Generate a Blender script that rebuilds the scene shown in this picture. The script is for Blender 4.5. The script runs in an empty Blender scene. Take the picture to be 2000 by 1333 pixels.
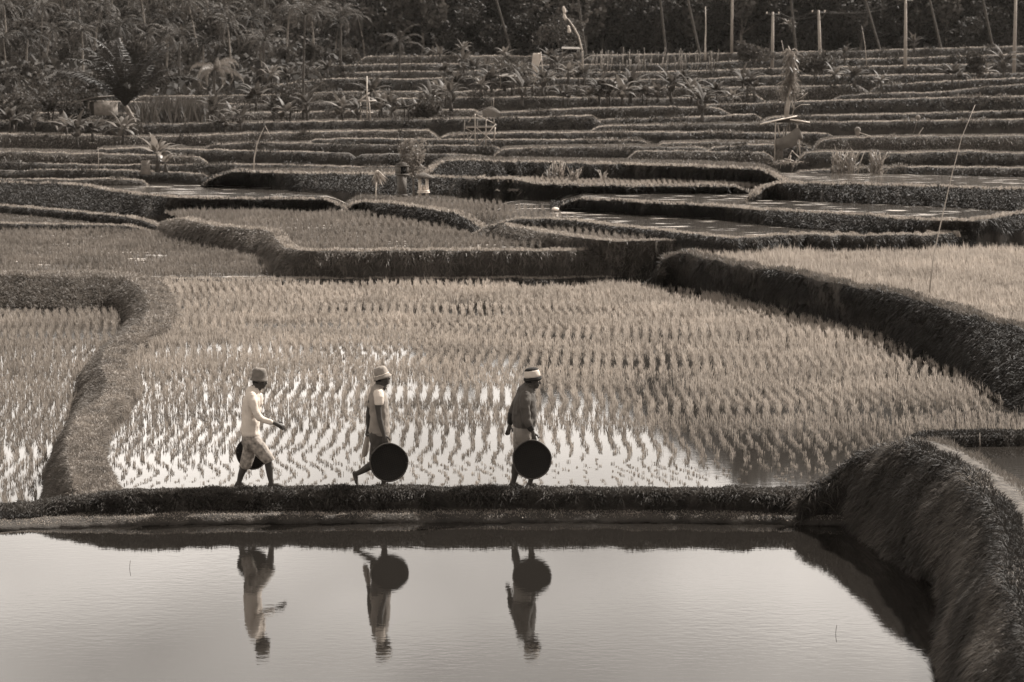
import bpy, bmesh, math, random
import numpy as np
from mathutils import Vector, Matrix, noise as mnoise
R = math.radians
rng = np.random.default_rng(7)
random.seed(7)
scene = bpy.context.scene
COL = scene.collection

# ------------------------------------------------------------------ camera
F = 4440.0                      # focal length in photo pixels (2000 wide)
HC = 5.2                        # camera height above the main paddy
PITCH = math.atan(466.5 / F)
cam_d = bpy.data.cameras.new('camera'); cam = bpy.data.objects.new('camera', cam_d)
COL.objects.link(cam); scene.camera = cam
cam.location = (0, 0, HC); cam.rotation_euler = (R(90) - PITCH, 0, 0)
cam_d.sensor_width = 36; cam_d.lens = F / 2000 * 36
cam_d.clip_start = 0.5; cam_d.clip_end = 5000
cam_d.dof.use_dof = True; cam_d.dof.focus_distance = 30.5; cam_d.dof.aperture_fstop = 5.0

# ------------------------------------------------------------------ world and sun
SUN_EL, SUN_AZ = 46, 52        # azimuth from +Y towards +X
w = bpy.data.worlds.new("World"); scene.world = w; w.use_nodes = True
nt = w.node_tree; N = nt.nodes; L = nt.links
N.clear()
out = N.new('ShaderNodeOutputWorld'); bg = N.new('ShaderNodeBackground')
sky = N.new('ShaderNodeTexSky'); sky.sky_type = 'NISHITA'; sky.sun_disc = False
sky.sun_elevation = R(SUN_EL); sky.sun_rotation = R(SUN_AZ); sky.dust_density = 3.0; sky.air_density = 1.2
bw = N.new('ShaderNodeRGBToBW'); L.new(sky.outputs[0], bw.inputs[0])
tc = N.new('ShaderNodeTexCoord'); mp = N.new('ShaderNodeMapping'); mp.inputs['Scale'].default_value = (1.1, 1.1, 3.2)
nz = N.new('ShaderNodeTexNoise'); nz.inputs['Scale'].default_value = 5; nz.inputs['Detail'].default_value = 5
L.new(tc.outputs['Generated'], mp.inputs[0]); L.new(mp.outputs[0], nz.inputs['Vector'])
mr = N.new('ShaderNodeMapRange'); mr.inputs['From Min'].default_value = .35; mr.inputs['From Max'].default_value = .7
mr.inputs['To Min'].default_value = 2.6; mr.inputs['To Max'].default_value = 6.9
L.new(nz.outputs['Fac'], mr.inputs['Value'])
mx = N.new('ShaderNodeMix'); mx.data_type = 'FLOAT'; mx.inputs[0].default_value = 0.72
L.new(bw.outputs[0], mx.inputs[2]); L.new(mr.outputs[0], mx.inputs[3])
tint = N.new('ShaderNodeVectorMath'); tint.operation = 'SCALE'; tint.inputs[0].default_value = (1.0, .925, .85)
sx = N.new('ShaderNodeSeparateXYZ'); L.new(tc.outputs['Generated'], sx.inputs[0])
hz = N.new('ShaderNodeMapRange'); hz.inputs['From Min'].default_value = .12; hz.inputs['From Max'].default_value = .42
hz.inputs['To Min'].default_value = 1.55; hz.inputs['To Max'].default_value = .75; L.new(sx.outputs['Z'], hz.inputs['Value'])   # bright hazy band low in the sky
mu = N.new('ShaderNodeMath'); mu.operation = 'MULTIPLY'; L.new(mx.outputs[0], mu.inputs[0]); L.new(hz.outputs[0], mu.inputs[1])
L.new(mu.outputs[0], tint.inputs['Scale'])
L.new(tint.outputs[0], bg.inputs['Color']); bg.inputs['Strength'].default_value = 0.11
L.new(bg.outputs[0], out.inputs[0])
sd = bpy.data.lights.new('sun', 'SUN'); sun = bpy.data.objects.new('sun', sd); COL.objects.link(sun)
sd.energy = 4.8; sd.angle = R(0.6); sd.color = (1.0, .95, .89)
az, el = R(SUN_AZ), R(SUN_EL)
sdir = Vector((math.sin(az) * math.cos(el), math.cos(az) * math.cos(el), math.sin(el)))
sun.rotation_euler = sdir.to_track_quat('Z', 'Y').to_euler()
scene.view_settings.view_transform = 'Standard'; scene.view_settings.look = 'None'
scene.view_settings.exposure = 1.2; scene.view_settings.gamma = 1

# ------------------------------------------------------------------ helpers
def tag(o, label=None, cat=None, group=None, kind=None):
    if label: o['label'] = label
    if cat: o['category'] = cat
    if group: o['group'] = group
    if kind: o['kind'] = kind
    return o

def empty(name, loc=(0, 0, 0), rz=0):
    o = bpy.data.objects.new(name, None); COL.objects.link(o)
    o.location = loc; o.rotation_euler = (0, 0, rz); o.empty_display_size = .2
    return o

def kids(o): return [c for c in COL.objects if c.parent == o]

def copy_tree(o, loc=None, rz=None, sc=None, label=None):
    c = o.copy(); COL.objects.link(c)
    if loc is not None: c.location = loc
    if rz is not None: c.rotation_euler = (0, 0, rz)
    if sc is not None: c.scale = (sc, sc, sc) if np.isscalar(sc) else sc
    if label: c['label'] = label
    for ch in list(o.children):
        d = ch.copy(); COL.objects.link(d); d.parent = c
        for g in list(ch.children):
            e = g.copy(); COL.objects.link(e); e.parent = d
    return c

def mesh_obj(name, verts, faces, mat, parent=None, smooth=False, attr=None):
    """verts (n,3) array; faces: list of arrays of equal-length index rows"""
    me = bpy.data.meshes.new(name)
    verts = np.asarray(verts, dtype=np.float32)
    if isinstance(faces, np.ndarray): faces = [faces]
    faces = [np.asarray(f, dtype=np.int32) for f in faces if len(f)]
    me.vertices.add(len(verts)); me.vertices.foreach_set('co', verts.ravel())
    nl = sum(f.size for f in faces); nf = sum(len(f) for f in faces)
    me.loops.add(nl); me.loops.foreach_set('vertex_index', np.concatenate([f.ravel() for f in faces]))
    me.polygons.add(nf)
    tot = np.concatenate([np.full(len(f), f.shape[1], dtype=np.int32) for f in faces])
    start = np.concatenate([[0], np.cumsum(tot)[:-1]]).astype(np.int32)
    me.polygons.foreach_set('loop_start', start); me.polygons.foreach_set('loop_total', tot)
    if smooth: me.polygons.foreach_set('use_smooth', np.ones(nf, dtype=bool))
    if attr is not None:
        a = me.attributes.new('rnd', 'FLOAT', 'POINT'); a.data.foreach_set('value', np.asarray(attr, dtype=np.float32))
    me.update(calc_edges=True); me.validate()
    if mat: me.materials.append(mat)
    o = bpy.data.objects.new(name, me); COL.objects.link(o)
    if parent: o.parent = parent
    return o

def bm_obj(name, bm, mat, parent=None, smooth=False):
    me = bpy.data.meshes.new(name); bm.to_mesh(me); bm.free()
    if smooth:
        for p in me.polygons: p.use_smooth = True
    if mat: me.materials.append(mat)
    o = bpy.data.objects.new(name, me); COL.objects.link(o)
    if parent: o.parent = parent
    return o

def P(px, py, z=None, d=None):
    """photo pixel -> world point, on level z or at forward distance d"""
    a = (px - 1000) / F; b = (666.5 - py) / F
    cp, sp = math.cos(PITCH), math.sin(PITCH)
    dx, dy, dz = a, cp + b * sp, -sp + b * cp
    t = (z - HC) / dz if d is None else d / dy
    return np.array((dx * t, dy * t, HC + dz * t))

def S(v):
    """grey albedo -> warm toned colour"""
    return (min(v * 1.10, 1), v * .96, v * .83, 1)

def crom(pts, step):
    pts = np.asarray(pts, float); n = len(pts)
    if n == 2:
        k = max(2, int(np.linalg.norm((pts[1] - pts[0])[:2]) / step)); t = np.linspace(0, 1, k)[:, None]
        return pts[0] * (1 - t) + pts[1] * t
    ext = np.vstack([2 * pts[0] - pts[1], pts, 2 * pts[-1] - pts[-2]]); o = []
    for i in range(n - 1):
        p0, p1, p2, p3 = ext[i:i + 4]
        k = max(2, int(np.linalg.norm((p2 - p1)[:2]) / step)); t = (np.arange(k) / k)[:, None]
        o.append(.5 * (2 * p1 + (p2 - p0) * t + (2 * p0 - 5 * p1 + 4 * p2 - p3) * t ** 2 + (3 * p1 - p0 - 3 * p2 + p3) * t ** 3))
    o.append(pts[-1:]); return np.vstack(o)

def resample(c, n):
    s = np.concatenate([[0], np.cumsum(np.linalg.norm(np.diff(c[:, :2], axis=0), axis=1))]); s /= s[-1]
    t = np.linspace(0, 1, n)
    return np.stack([np.interp(t, s, c[:, k]) for k in range(c.shape[1])], 1)

def curve(pts, z=None, d=None, n=None, step=5, jit=0.8):
    """pixel polyline [(px,py) or (px,py,z)] -> world curve"""
    q = [(p[0], p[1], p[2] if len(p) > 2 else (z if z is not None else d)) for p in pts]
    c = crom(q, step)
    if n: c = resample(c, n)
    m = len(c)
    ph = rng.uniform(0, 99)
    c[:, 1] += jit * np.array([mnoise.noise((x / 26., ph, 0)) * 1.6 + mnoise.noise((x / 9., ph, 5)) * .6 for x in c[:, 0]])
    if d is not None and z is None: return np.array([P(x, y, d=v) for x, y, v in c])
    return np.array([P(x, y, z=v) for x, y, v in c])

# ------------------------------------------------------------------ materials
def mat(name, v, rough=.8, var=.35, nscale=6, bump=0, bscale=40, attr=0, trans=0, v2=None, spec=.3, stretch=(1, 1, 1)):
    m = bpy.data.materials.new(name); m.use_nodes = True
    nt = m.node_tree; N = nt.nodes; L = nt.links; p = N['Principled BSDF']
    p.inputs['Roughness'].default_value = rough; p.inputs['Specular IOR Level'].default_value = spec
    tc = N.new('ShaderNodeTexCoord'); mp = N.new('ShaderNodeMapping'); mp.inputs['Scale'].default_value = stretch
    L.new(tc.outputs['Object'], mp.inputs[0])
    nz = N.new('ShaderNodeTexNoise'); nz.inputs['Scale'].default_value = nscale; nz.inputs['Detail'].default_value = 6
    L.new(mp.outputs[0], nz.inputs['Vector'])
    fac = nz.outputs['Fac']
    mr = N.new('ShaderNodeMapRange'); mr.inputs['From Min'].default_value = .3; mr.inputs['From Max'].default_value = .7
    L.new(fac, mr.inputs['Value']); fac = mr.outputs[0]
    if attr:
        at = N.new('ShaderNodeAttribute'); at.attribute_name = 'rnd'
        mm = N.new('ShaderNodeMix'); mm.data_type = 'FLOAT'; mm.inputs[0].default_value = attr
        L.new(fac, mm.inputs[2]); L.new(at.outputs['Fac'], mm.inputs[3]); fac = mm.outputs[0]
    mc = N.new('ShaderNodeMix'); mc.data_type = 'RGBA'
    a, b = S(v * (1 - var)), S(v2 if v2 else v * (1 + var))
    mc.inputs[6].default_value = a; mc.inputs[7].default_value = b
    L.new(fac, mc.inputs[0]); L.new(mc.outputs[2], p.inputs['Base Color'])
    if bump:
        n2 = N.new('ShaderNodeTexNoise'); n2.inputs['Scale'].default_value = bscale; n2.inputs['Detail'].default_value = 4
        L.new(mp.outputs[0], n2.inputs['Vector'])
        bp = N.new('ShaderNodeBump'); bp.inputs['Strength'].default_value = 1; bp.inputs['Distance'].default_value = bump
        L.new(n2.outputs['Fac'], bp.inputs['Height']); L.new(bp.outputs[0], p.inputs['Normal'])
    if trans:
        tr = N.new('ShaderNodeBsdfTranslucent'); L.new(mc.outputs[2], tr.inputs['Color'])
        ms = N.new('ShaderNodeMixShader'); ms.inputs[0].default_value = trans
        L.new(p.outputs[0], ms.inputs[1]); L.new(tr.outputs[0], ms.inputs[2])
        L.new(ms.outputs[0], N['Material Output'].inputs['Surface'])
    return m

def water_mat(name, albedo, bump=.0006, scale=7, rough=.02, ior=1.6, scum=0.0):
    m = bpy.data.materials.new(name); m.use_nodes = True
    nt = m.node_tree; N = nt.nodes; L = nt.links; p = N['Principled BSDF']
    p.inputs['Base Color'].default_value = S(albedo); p.inputs['IOR'].default_value = ior
    p.inputs['Roughness'].default_value = rough
    tc = N.new('ShaderNodeTexCoord'); mp = N.new('ShaderNodeMapping'); mp.inputs['Scale'].default_value = (.55, 1.0, 1)
    L.new(tc.outputs['Object'], mp.inputs[0])
    a = N.new('ShaderNodeTexNoise'); a.inputs['Scale'].default_value = scale; a.inputs['Detail'].default_value = 3
    b = N.new('ShaderNodeTexNoise'); b.inputs['Scale'].default_value = .35; b.inputs['Detail'].default_value = 2
    L.new(mp.outputs[0], a.inputs['Vector']); L.new(mp.outputs[0], b.inputs['Vector'])
    ml = N.new('ShaderNodeMath'); ml.operation = 'MULTIPLY'; L.new(a.outputs['Fac'], ml.inputs[0]); L.new(b.outputs['Fac'], ml.inputs[1])
    bp = N.new('ShaderNodeBump'); bp.inputs['Strength'].default_value = 1; bp.inputs['Distance'].default_value = bump
    L.new(ml.outputs[0], bp.inputs['Height']); L.new(bp.outputs[0], p.inputs['Normal'])
    if scum:
        c = N.new('ShaderNodeTexNoise'); c.inputs['Scale'].default_value = 1.3; c.inputs['Detail'].default_value = 6
        L.new(mp.outputs[0], c.inputs['Vector'])
        cr = N.new('ShaderNodeMapRange'); cr.inputs['From Min'].default_value = .62 - scum * .1; cr.inputs['From Max'].default_value = .68
        L.new(c.outputs['Fac'], cr.inputs['Value'])
        mc = N.new('ShaderNodeMix'); mc.data_type = 'RGBA'; mc.inputs[6].default_value = S(albedo); mc.inputs[7].default_value = S(.3)
        L.new(cr.outputs[0], mc.inputs[0]); L.new(mc.outputs[2], p.inputs['Base Color'])
        r2 = N.new('ShaderNodeMapRange'); r2.inputs['To Min'].default_value = rough; r2.inputs['To Max'].default_value = .6
        L.new(cr.outputs[0], r2.inputs['Value']); L.new(r2.outputs[0], p.inputs['Roughness'])
    return m

M = {}
M['soil'] = mat('soil', .035, .95, .5, 2.5, .02, 30)
M['mud'] = mat('cracked_mud', .07, .95, .6, 9, .03, 14)
M['ledge'] = mat('ledge_soil', .14, .95, .6, 6, .02, 40)
M['turf'] = mat('turf', .045, .95, .35, 1.5, .03, 25)
M['grass_pale'] = mat('grass_pale', .29, .6, .4, 1.2, attr=.6, trans=.35)  # pale copy; on terrace lips it carries sunlight in its colour
M['grass_bank'] = mat('grass_bank', .05, .7, .8, 2.2, attr=.6, trans=.22)  # bank face grass; shade of faces turned from the sun put into colour
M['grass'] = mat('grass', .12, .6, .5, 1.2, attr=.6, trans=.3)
M['grass_dark'] = mat('grass_dark', .024, .65, .6, 1.5, attr=.6, trans=.22)  # darkest copy; on terrace faces the shade is put into the colour
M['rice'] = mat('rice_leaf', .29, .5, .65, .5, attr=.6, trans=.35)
M['bund_grass'] = mat('bund_grass', .19, .6, .7, 1.6, attr=.5, trans=.3)  # bund crest blades, paler than the slope: sunlight put into the colour
M['rice_mid'] = mat('rice_leaf_mid', .15, .55, .6, .5, attr=.6, trans=.3)
M['rice_left'] = mat('rice_leaf_left', .22, .55, .6, .5, attr=.6, trans=.3)
M['lip_pale'] = mat('sunlit_lip_grass', .33, .6, .35, 1.2, attr=.6, trans=.35)  # far lip blades, sunlit brightness put into the colour
M['straw'] = mat('straw', .3, .7, .3, 5, attr=.5, trans=.2)
M['water'] = water_mat('pond_water', .012, bump=.0013, scale=13, ior=1.52)
M['paddy'] = water_mat('paddy_water', .02, bump=.0007, scale=10, rough=.03, ior=1.66)
M['farwater'] = water_mat('far_water', .05, bump=.004, scale=3, rough=.1, scum=.4)
M['leaf_dark'] = mat('leaf_dark', .030, .8, .5, .15, attr=.6, trans=.25)
M['leaf_mid'] = mat('leaf_mid', .06, .75, .5, .5, attr=.6, trans=.3)
M['leaf_light'] = mat('leaf_light', .17, .45, .35, .8, attr=.6, trans=.35)
M['bark'] = mat('bark', .15, .9, .4, 3, .02, 20)
M['bark_dark'] = mat('bark_dark', .06, .9, .4, 3, .02, 20)
M['bamboo'] = mat('bamboo', .34, .6, .25, 4, .004, 20)
M['wood'] = mat('weathered_wood', .15, .85, .35, 6, .006, 40)
M['white'] = mat('white_paint', .6, .6, .12, 5)
M['cloth_white'] = mat('white_cloth', .45, .85, .08, 8, .002, 300)
M['concrete'] = mat('pole_concrete', .24, .8, .15, 2)
M['roof'] = mat('roof_sheet', .11, .7, .4, 3, .01, 12)
M['thatch'] = mat('thatch', .08, .95, .4, 12, .02, 30)
M['tarp'] = mat('tarp_cloth', .11, .8, .2, 3, .01, 8)
M['steel'] = mat('dark_steel', .05, .5, .2, 3)

# ------------------------------------------------------------------ blade and leaf clouds
def blades(name, p, d, l, wd, droop, material, attr=None, parent=None, side=None):
    n = len(p)
    d = d / np.linalg.norm(d, axis=1)[:, None]
    if side is None:
        side = np.cross(d, rng.normal(size=(n, 3))); side /= np.linalg.norm(side, axis=1)[:, None] + 1e-9
    l = np.broadcast_to(l, n)[:, None]; wd = np.broadcast_to(wd, n)[:, None]; droop = np.broadcast_to(droop, n)
    mid = p + d * l * .55; mid[:, 2] -= droop * l[:, 0] * .12
    tip = p + d * l; tip[:, 2] -= droop * l[:, 0] * .6
    V = np.empty((n, 5, 3), dtype=np.float32)
    V[:, 0] = p - side * wd * .35; V[:, 1] = p + side * wd * .35
    V[:, 2] = mid - side * wd * .5; V[:, 3] = mid + side * wd * .5; V[:, 4] = tip
    b = (np.arange(n) * 5)[:, None]
    q = b + np.array([0, 1, 3, 2]); t = b + np.array([2, 3, 4])
    a = np.repeat(rng.random(n) if attr is None else attr, 5)
    return mesh_obj(name, V.reshape(-1, 3), [q, t], material, parent, attr=a)

def leaf_cards(c, size, aspect=.55, up=.3, nrm=None):
    """rhombic leaves around centres c: returns verts, quads, attr"""
    n = len(c)
    ax = rng.normal(size=(n, 3)); ax /= np.linalg.norm(ax, axis=1)[:, None]
    nn = rng.normal(size=(n, 3)); nn[:, 2] += up
    sd = np.cross(nn, ax); sd /= np.linalg.norm(sd, axis=1)[:, None] + 1e-9
    s = (np.broadcast_to(size, n) * rng.uniform(.6, 1.3, n))[:, None]
    V = np.empty((n, 4, 3)); V[:, 0] = c - ax * s * .5; V[:, 1] = c + sd * s * aspect * .5
    V[:, 2] = c + ax * s * .5; V[:, 3] = c - sd * s * aspect * .5
    q = (np.arange(n) * 4)[:, None] + np.arange(4)
    return V.reshape(-1, 3), q, np.repeat(rng.random(n), 4)

def tube_np(pts, rad, seg=7):
    pts = np.asarray(pts, float); n = len(pts); rad = np.broadcast_to(rad, n)
    V = []; t = np.gradient(pts, axis=0)
    for i in range(n):
        a = t[i] / (np.linalg.norm(t[i]) + 1e-9); ref = np.array((0, 1, 0)) if abs(a[1]) < .9 else np.array((1, 0, 0))
        u = np.cross(a, ref); u /= np.linalg.norm(u); v = np.cross(a, u)
        for k in range(seg):
            th = 2 * math.pi * k / seg; V.append(pts[i] + (u * math.cos(th) + v * math.sin(th)) * rad[i])
    q = [(i * seg + k, i * seg + (k + 1) % seg, (i + 1) * seg + (k + 1) % seg, (i + 1) * seg + k) for i in range(n - 1) for k in range(seg)]
    V.append(pts[0]); V.append(pts[-1]); a, b = n * seg, n * seg + 1
    tr = [(k, a, (k + 1) % seg) for k in range(seg)] + [((n - 1) * seg + k, (n - 1) * seg + (k + 1) % seg, b) for k in range(seg)]
    return np.array(V), np.array(q), np.array(tr)

class MB:
    """collects shapes into ONE mesh"""
    def __init__(s): s.V = []; s.Q = []; s.T = []; s.A = []; s.n = 0
    def add(s, V, Q=None, T=None, A=None):
        if Q is not None and len(Q): s.Q.append(np.asarray(Q) + s.n)
        if T is not None and len(T): s.T.append(np.asarray(T) + s.n)
        s.V.append(np.asarray(V, float)); s.A.append(np.full(len(V), rng.random()) if A is None else A); s.n += len(V); return s
    def tube(s, pts, rad, seg=7): return s.add(*tube_np(pts, rad, seg))
    def box(s, c, size, rz=0, tilt=(0, 0)):
        h = np.array(size) / 2
        V = np.array([(x, y, z) for x in (-1, 1) for y in (-1, 1) for z in (-1, 1)], float) * h
        m = np.array((Matrix.Rotation(rz, 3, 'Z') @ Matrix.Rotation(tilt[0], 3, 'X') @ Matrix.Rotation(tilt[1], 3, 'Y')))
        return s.add(V @ m.T + np.array(c), [(0, 1, 3, 2), (4, 6, 7, 5), (0, 4, 5, 1), (2, 3, 7, 6), (0, 2, 6, 4), (1, 5, 7, 3)])
    def build(s, name, m, parent=None, smooth=False):
        f = []
        if s.Q: f.append(np.vstack(s.Q))
        if s.T: f.append(np.vstack(s.T))
        return mesh_obj(name, np.vstack(s.V), f, m, parent, smooth, attr=np.concatenate(s.A))

# ------------------------------------------------------------------ lofted banks with grass
def loft(name, curves, material, rough=.03, sub=2, kind='structure'):
    """curves: list of (n,3) arrays from the outer foot inwards"""
    C = [curves[0]]
    for a, b in zip(curves[:-1], curves[1:]):
        for k in range(1, sub + 1): C.append(a + (b - a) * k / sub)
    G = np.stack(C); m, n, _ = G.shape
    if rough:
        for i in range(1, m - 1):
            for j in range(n):
                v = Vector(G[i, j] * 1.0); k = mnoise.noise(v * 1.7) * .7 + mnoise.noise(v * 5.1) * .3
                G[i, j, 2] += k * rough; G[i, j, 1] -= k * rough
    idx = np.arange(m * n).reshape(m, n)
    q = np.stack([idx[:-1, :-1], idx[:-1, 1:], idx[1:, 1:], idx[1:, :-1]], -1).reshape(-1, 4)
    o = mesh_obj(name, G.reshape(-1, 3), q, material, smooth=True)
    if kind: tag(o, kind=kind)
    return o, G

def scatter(G, rows, dens, pxdens=None):
    """random points on grid rows [r0,r1) ; density per m2; returns p, normal, depth, v"""
    g = G[rows[0]:rows[1] + 1]
    A, B, C, D = g[:-1, :-1].reshape(-1, 3), g[:-1, 1:].reshape(-1, 3), g[1:, 1:].reshape(-1, 3), g[1:, :-1].reshape(-1, 3)
    nr = np.cross(B - A, D - A); ar = np.linalg.norm(nr, axis=1) + 1e-9; nr /= ar[:, None]
    nr[nr[:, 2] < 0] *= -1
    dep = A[:, 1]
    w_ = ar * (dens if pxdens is None else pxdens * (F / 2 / dep) ** 2)
    cnt = rng.poisson(w_)
    i = np.repeat(np.arange(len(A)), cnt); u = rng.random(len(i))[:, None]; v = rng.random(len(i))[:, None]
    p = (A[i] * (1 - u) + B[i] * u) * (1 - v) + (D[i] * (1 - u) + C[i] * u) * v
    return p, nr[i], dep[i]

def grass_on(name, G, rows, pxdens, lpx, m, label, up=.5, out_=.7, droop=.8, lmin=.05, wpx=.8, clump=True, cull=None, lean=(0, 0)):
    p, nr, dep = scatter(G, rows, 0, pxdens)
    if cull is not None:
        k = cull(p); p, nr, dep = p[k], nr[k], dep[k]
    if not len(p): return
    n = len(p)
    d = nr * out_ + rng.normal(size=(n, 3)) * .38; d[:, 2] += up; d[:, 0] += lean[0]; d[:, 1] += lean[1]
    pix = dep / (F / 2 * 1.024)
    ln = np.maximum(lmin, lpx * pix) * rng.uniform(.5, 1.35, n)
    if clump:
        c = np.array([mnoise.noise((a * 2.2, b * 2.2, 3)) for a, b in p[:, :2]]); ln *= 1 + .55 * c
    wd = np.maximum(.005, wpx * pix) * rng.uniform(.6, 1.2, n)
    o = blades(name, p, d, ln, wd, droop, m); tag(o, label, 'grass', kind='stuff')
    return o

def flat(name, pts, z, material, kind='structure', label=None):
    """flat polygon sheet"""
    V = np.array([(p[0], p[1], z) for p in pts]); bm = bmesh.new()
    vs = [bm.verts.new(v) for v in V]; f = bm.faces.new(vs)
    bmesh.ops.triangulate(bm, faces=[f]); bm.normal_update()
    for f in bm.faces:
        if f.normal.z < 0: f.normal_flip()
    o = bm_obj(name, bm, material); tag(o, kind=kind); return o

def inside(poly, x, y):
    poly = np.asarray(poly)[:, :2]; c = np.zeros(len(x), bool); j = len(poly) - 1
    for i in range(len(poly)):
        xi, yi = poly[i]; xj, yj = poly[j]
        k = ((yi > y) != (yj > y)) & (x < (xj - xi) * (y - yi) / (yj - yi + 1e-12) + xi); c ^= k; j = i
    return c

# ================================================================== GROUND UNDER EVERYTHING
def smooth01(t): t = np.clip(t, 0, 1); return t * t * (3 - 2 * t)
DK = [(10, -1.2), (29, -1.2), (60, -1.0), (66, -.6), (95, -.3), (110, .3), (140, 1.2), (165, 2.0), (190, 2.9), (230, 4.6), (290, 8.4), (320, 11.6)]
def ground_z(x, d):
    u = x / np.maximum(d, 1)
    el = np.tan(np.radians(np.interp(u, [-.12, -.02, .03, .10, .16], [5.6, 5.5, 6.4, 8.9, 9.6])))
    zr = HC + 470 * el - 5; zl = HC + 660 * el - 5
    def seg(d, pts):
        o = np.zeros_like(d, dtype=float)
        for (a, za), (b, zb) in zip(pts[:-1], pts[1:]):
            k = (d >= a) & (d <= b); f = (d - a) / (b - a); o = np.where(k, za * (1 - f) + zb * f, o)
        return o
    right = seg(d, DK + [(335, 14), (470, zr), (600, zr + 4), (900, zr + 6)])
    left = seg(d, DK[:9] + [(230, 4.9), (480, 26), (660, zl), (900, zl + 3)])
    t = smooth01((u + .085) / .10)
    return left * (1 - t) + right * t
ds = np.concatenate([np.linspace(8, 200, 60), np.linspace(204, 900, 150)])
us = np.linspace(-.42, .42, 160)
Ug, Dg = np.meshgrid(us, ds); Xg = Ug * (Dg + 30); Zg = ground_z(Xg, Dg)
for i in range(Zg.shape[0]):
    if ds[i] > 200:
        for j in range(Zg.shape[1]):
            v = Vector((Xg[i, j] / 22, Dg[i, j] / 22, 0)); k = min(1, (ds[i] - 200) / 150)
            Zg[i, j] += k * (mnoise.noise(v) * 3.0 + mnoise.noise(v * 3.1) * 1.6)
idx = np.arange(Zg.size).reshape(Zg.shape)
q = np.stack([idx[:-1, :-1], idx[:-1, 1:], idx[1:, 1:], idx[1:, :-1]], -1).reshape(-1, 4)
M['hill'] = mat('hill_undergrowth', .04, .95, .5, .12, .5, 1.2)
tag(mesh_obj('hillside', np.stack([Xg, Dg, Zg], -1).reshape(-1, 3), q, M['hill'], smooth=True), kind='structure')
def gz(x, d): return float(ground_z(np.array([x]), np.array([d]))[0])

# ================================================================== NEAR POND, PATH, BUNDS
N1 = 300
# --- footpath bank between pond and main paddy, lofted from the pond side
xs = [-60, 60, 150, 260, 400, 560, 720, 900, 1080, 1260, 1430, 1560, 1640, 1720]
def pc(ys, z, jit=.8):
    zf = np.interp(xs, [-60, 60, 150, 260, 1720], [1, .75, .35, 0, 0]); lo = -.13
    return curve([(x, y, z if z < lo else z * (1 - f) + lo * f) for x, y, f in zip(xs, ys, zf)], z=0, n=N1, jit=jit)
ledge_foot0 = pc([1052, 1046, 1042, 1037, 1033, 1031, 1030, 1030, 1029, 1030, 1032, 1034, 1036, 1038], -.45)
ledge_foot = pc([1040, 1036, 1033, 1029, 1026, 1024, 1023, 1022, 1022, 1022, 1024, 1026, 1028, 1030], -.2, 1.4)
ledge_lip = pc([1020, 1016, 1013, 1012, 1009, 1008, 1006, 1004, 1004, 1005, 1007, 1009, 1011, 1012], -.10, 1.6)
ledge_back = pc([1012, 1008, 1005, 1004, 1000, 999, 997, 995, 996, 997, 999, 1001, 1003, 1005], -.09, 1.6)
face_mid = pc([1005, 1000, 994, 985, 982, 981, 981, 981, 982, 983, 985, 986, 980, 965], .02, 1.6)
path_lip = pc([998, 991, 980, 968, 964, 963, 963, 963, 964, 965, 966, 964, 948, 930], .14, 2.0)
path_back = pc([992, 985, 973, 961, 957, 956, 956, 956, 957, 958, 959, 956, 940, 922], .14, 1.6)
path_in = pc([990, 983, 971, 960, 956, 955, 955, 955, 956, 957, 958, 955, 938, 920], -.15, 1.0)
o, Gp = loft('footpath_bank', [ledge_foot0, ledge_foot, ledge_lip, ledge_back, face_mid, path_lip, path_back, path_in], M['soil'], .03)
# ledge top is bare pale soil: separate strip
li = np.arange(0, N1)
grass_on('ledge_grass', Gp, (3, 6), .30, 2.6, M['grass_pale'], 'short pale grass on the narrow soil ledge beside the pond', up=.6, out_=.3, lmin=.02, wpx=.7)
grass_on('bank_grass', Gp, (6, 12), 1.4, 9, M['grass_bank'], 'tussocky dark grass covering the footpath bank under the walkers', up=.45, out_=.6, droop=.9, lmin=.05, wpx=.8)
grass_on('path_grass', Gp, (9, 13), .5, 4.5, M['grass'], 'uneven grass along the top of the footpath', up=.9, out_=.2, droop=.7, lmin=.04, wpx=.6)
tus = lambda p: np.array([mnoise.noise((a * 1.9, b, 7)) for a, b in p[:, :2]]) + rng.normal(0, .12, len(p)) > .12
grass_on('path_tussocks', Gp, (9, 12), .7, 9, M['grass_bank'], 'taller grass tussocks rising along the edge of the footpath', up=1.0, out_=.3, droop=.7, lmin=.08, wpx=.6, cull=tus)
# --- left bund: left paddy | crest | main paddy
N2 = 330
b_base = curve([(-120, 598), (0, 600), (130, 605), (225, 606), (246, 625), (244, 643), (215, 675), (186, 706), (156, 745), (146, 800), (134, 850), (112, 893), (97, 915), (88, 970), (66, 1012)], z=-.45, n=N2)
b_base0 = b_base.copy(); b_base0[:, 2] -= .5
lipz = [(-120, 543), (0, 543), (150, 547), (240, 549), (280, 568), (294, 596), (287, 624), (264, 645), (230, 668), (207, 695), (203, 722), (213, 757), (196, 787), (155, 815), (140, 850), (133, 890), (143, 943), (136, 976), (120, 1003)]
b_lip = curve([(x, y, .24 if y < 600 else .16 if y < 950 else -.01 if y < 1000 else -.13) for x, y in lipz], z=0, n=N2)
b_in = curve([(-120, 534), (0, 534), (150, 537), (262, 541), (310, 556), (335, 590), (338, 618), (315, 648), (272, 668), (242, 690), (246, 720), (260, 745), (250, 770), (222, 800), (203, 825), (200, 860), (202, 900), (216, 928), (234, 960)], z=.14, n=N2)
b_in0 = b_in.copy(); b_in0[:, 2] = -.2
b_mid = b_base * .5 + b_lip * .5; b_mid[:, 0] -= .06; b_mid[:, 1] -= .1
o, Gb = loft('paddy_bund', [b_base0, b_base, b_mid, b_lip, b_in, b_in0], M['turf'], .04)
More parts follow.
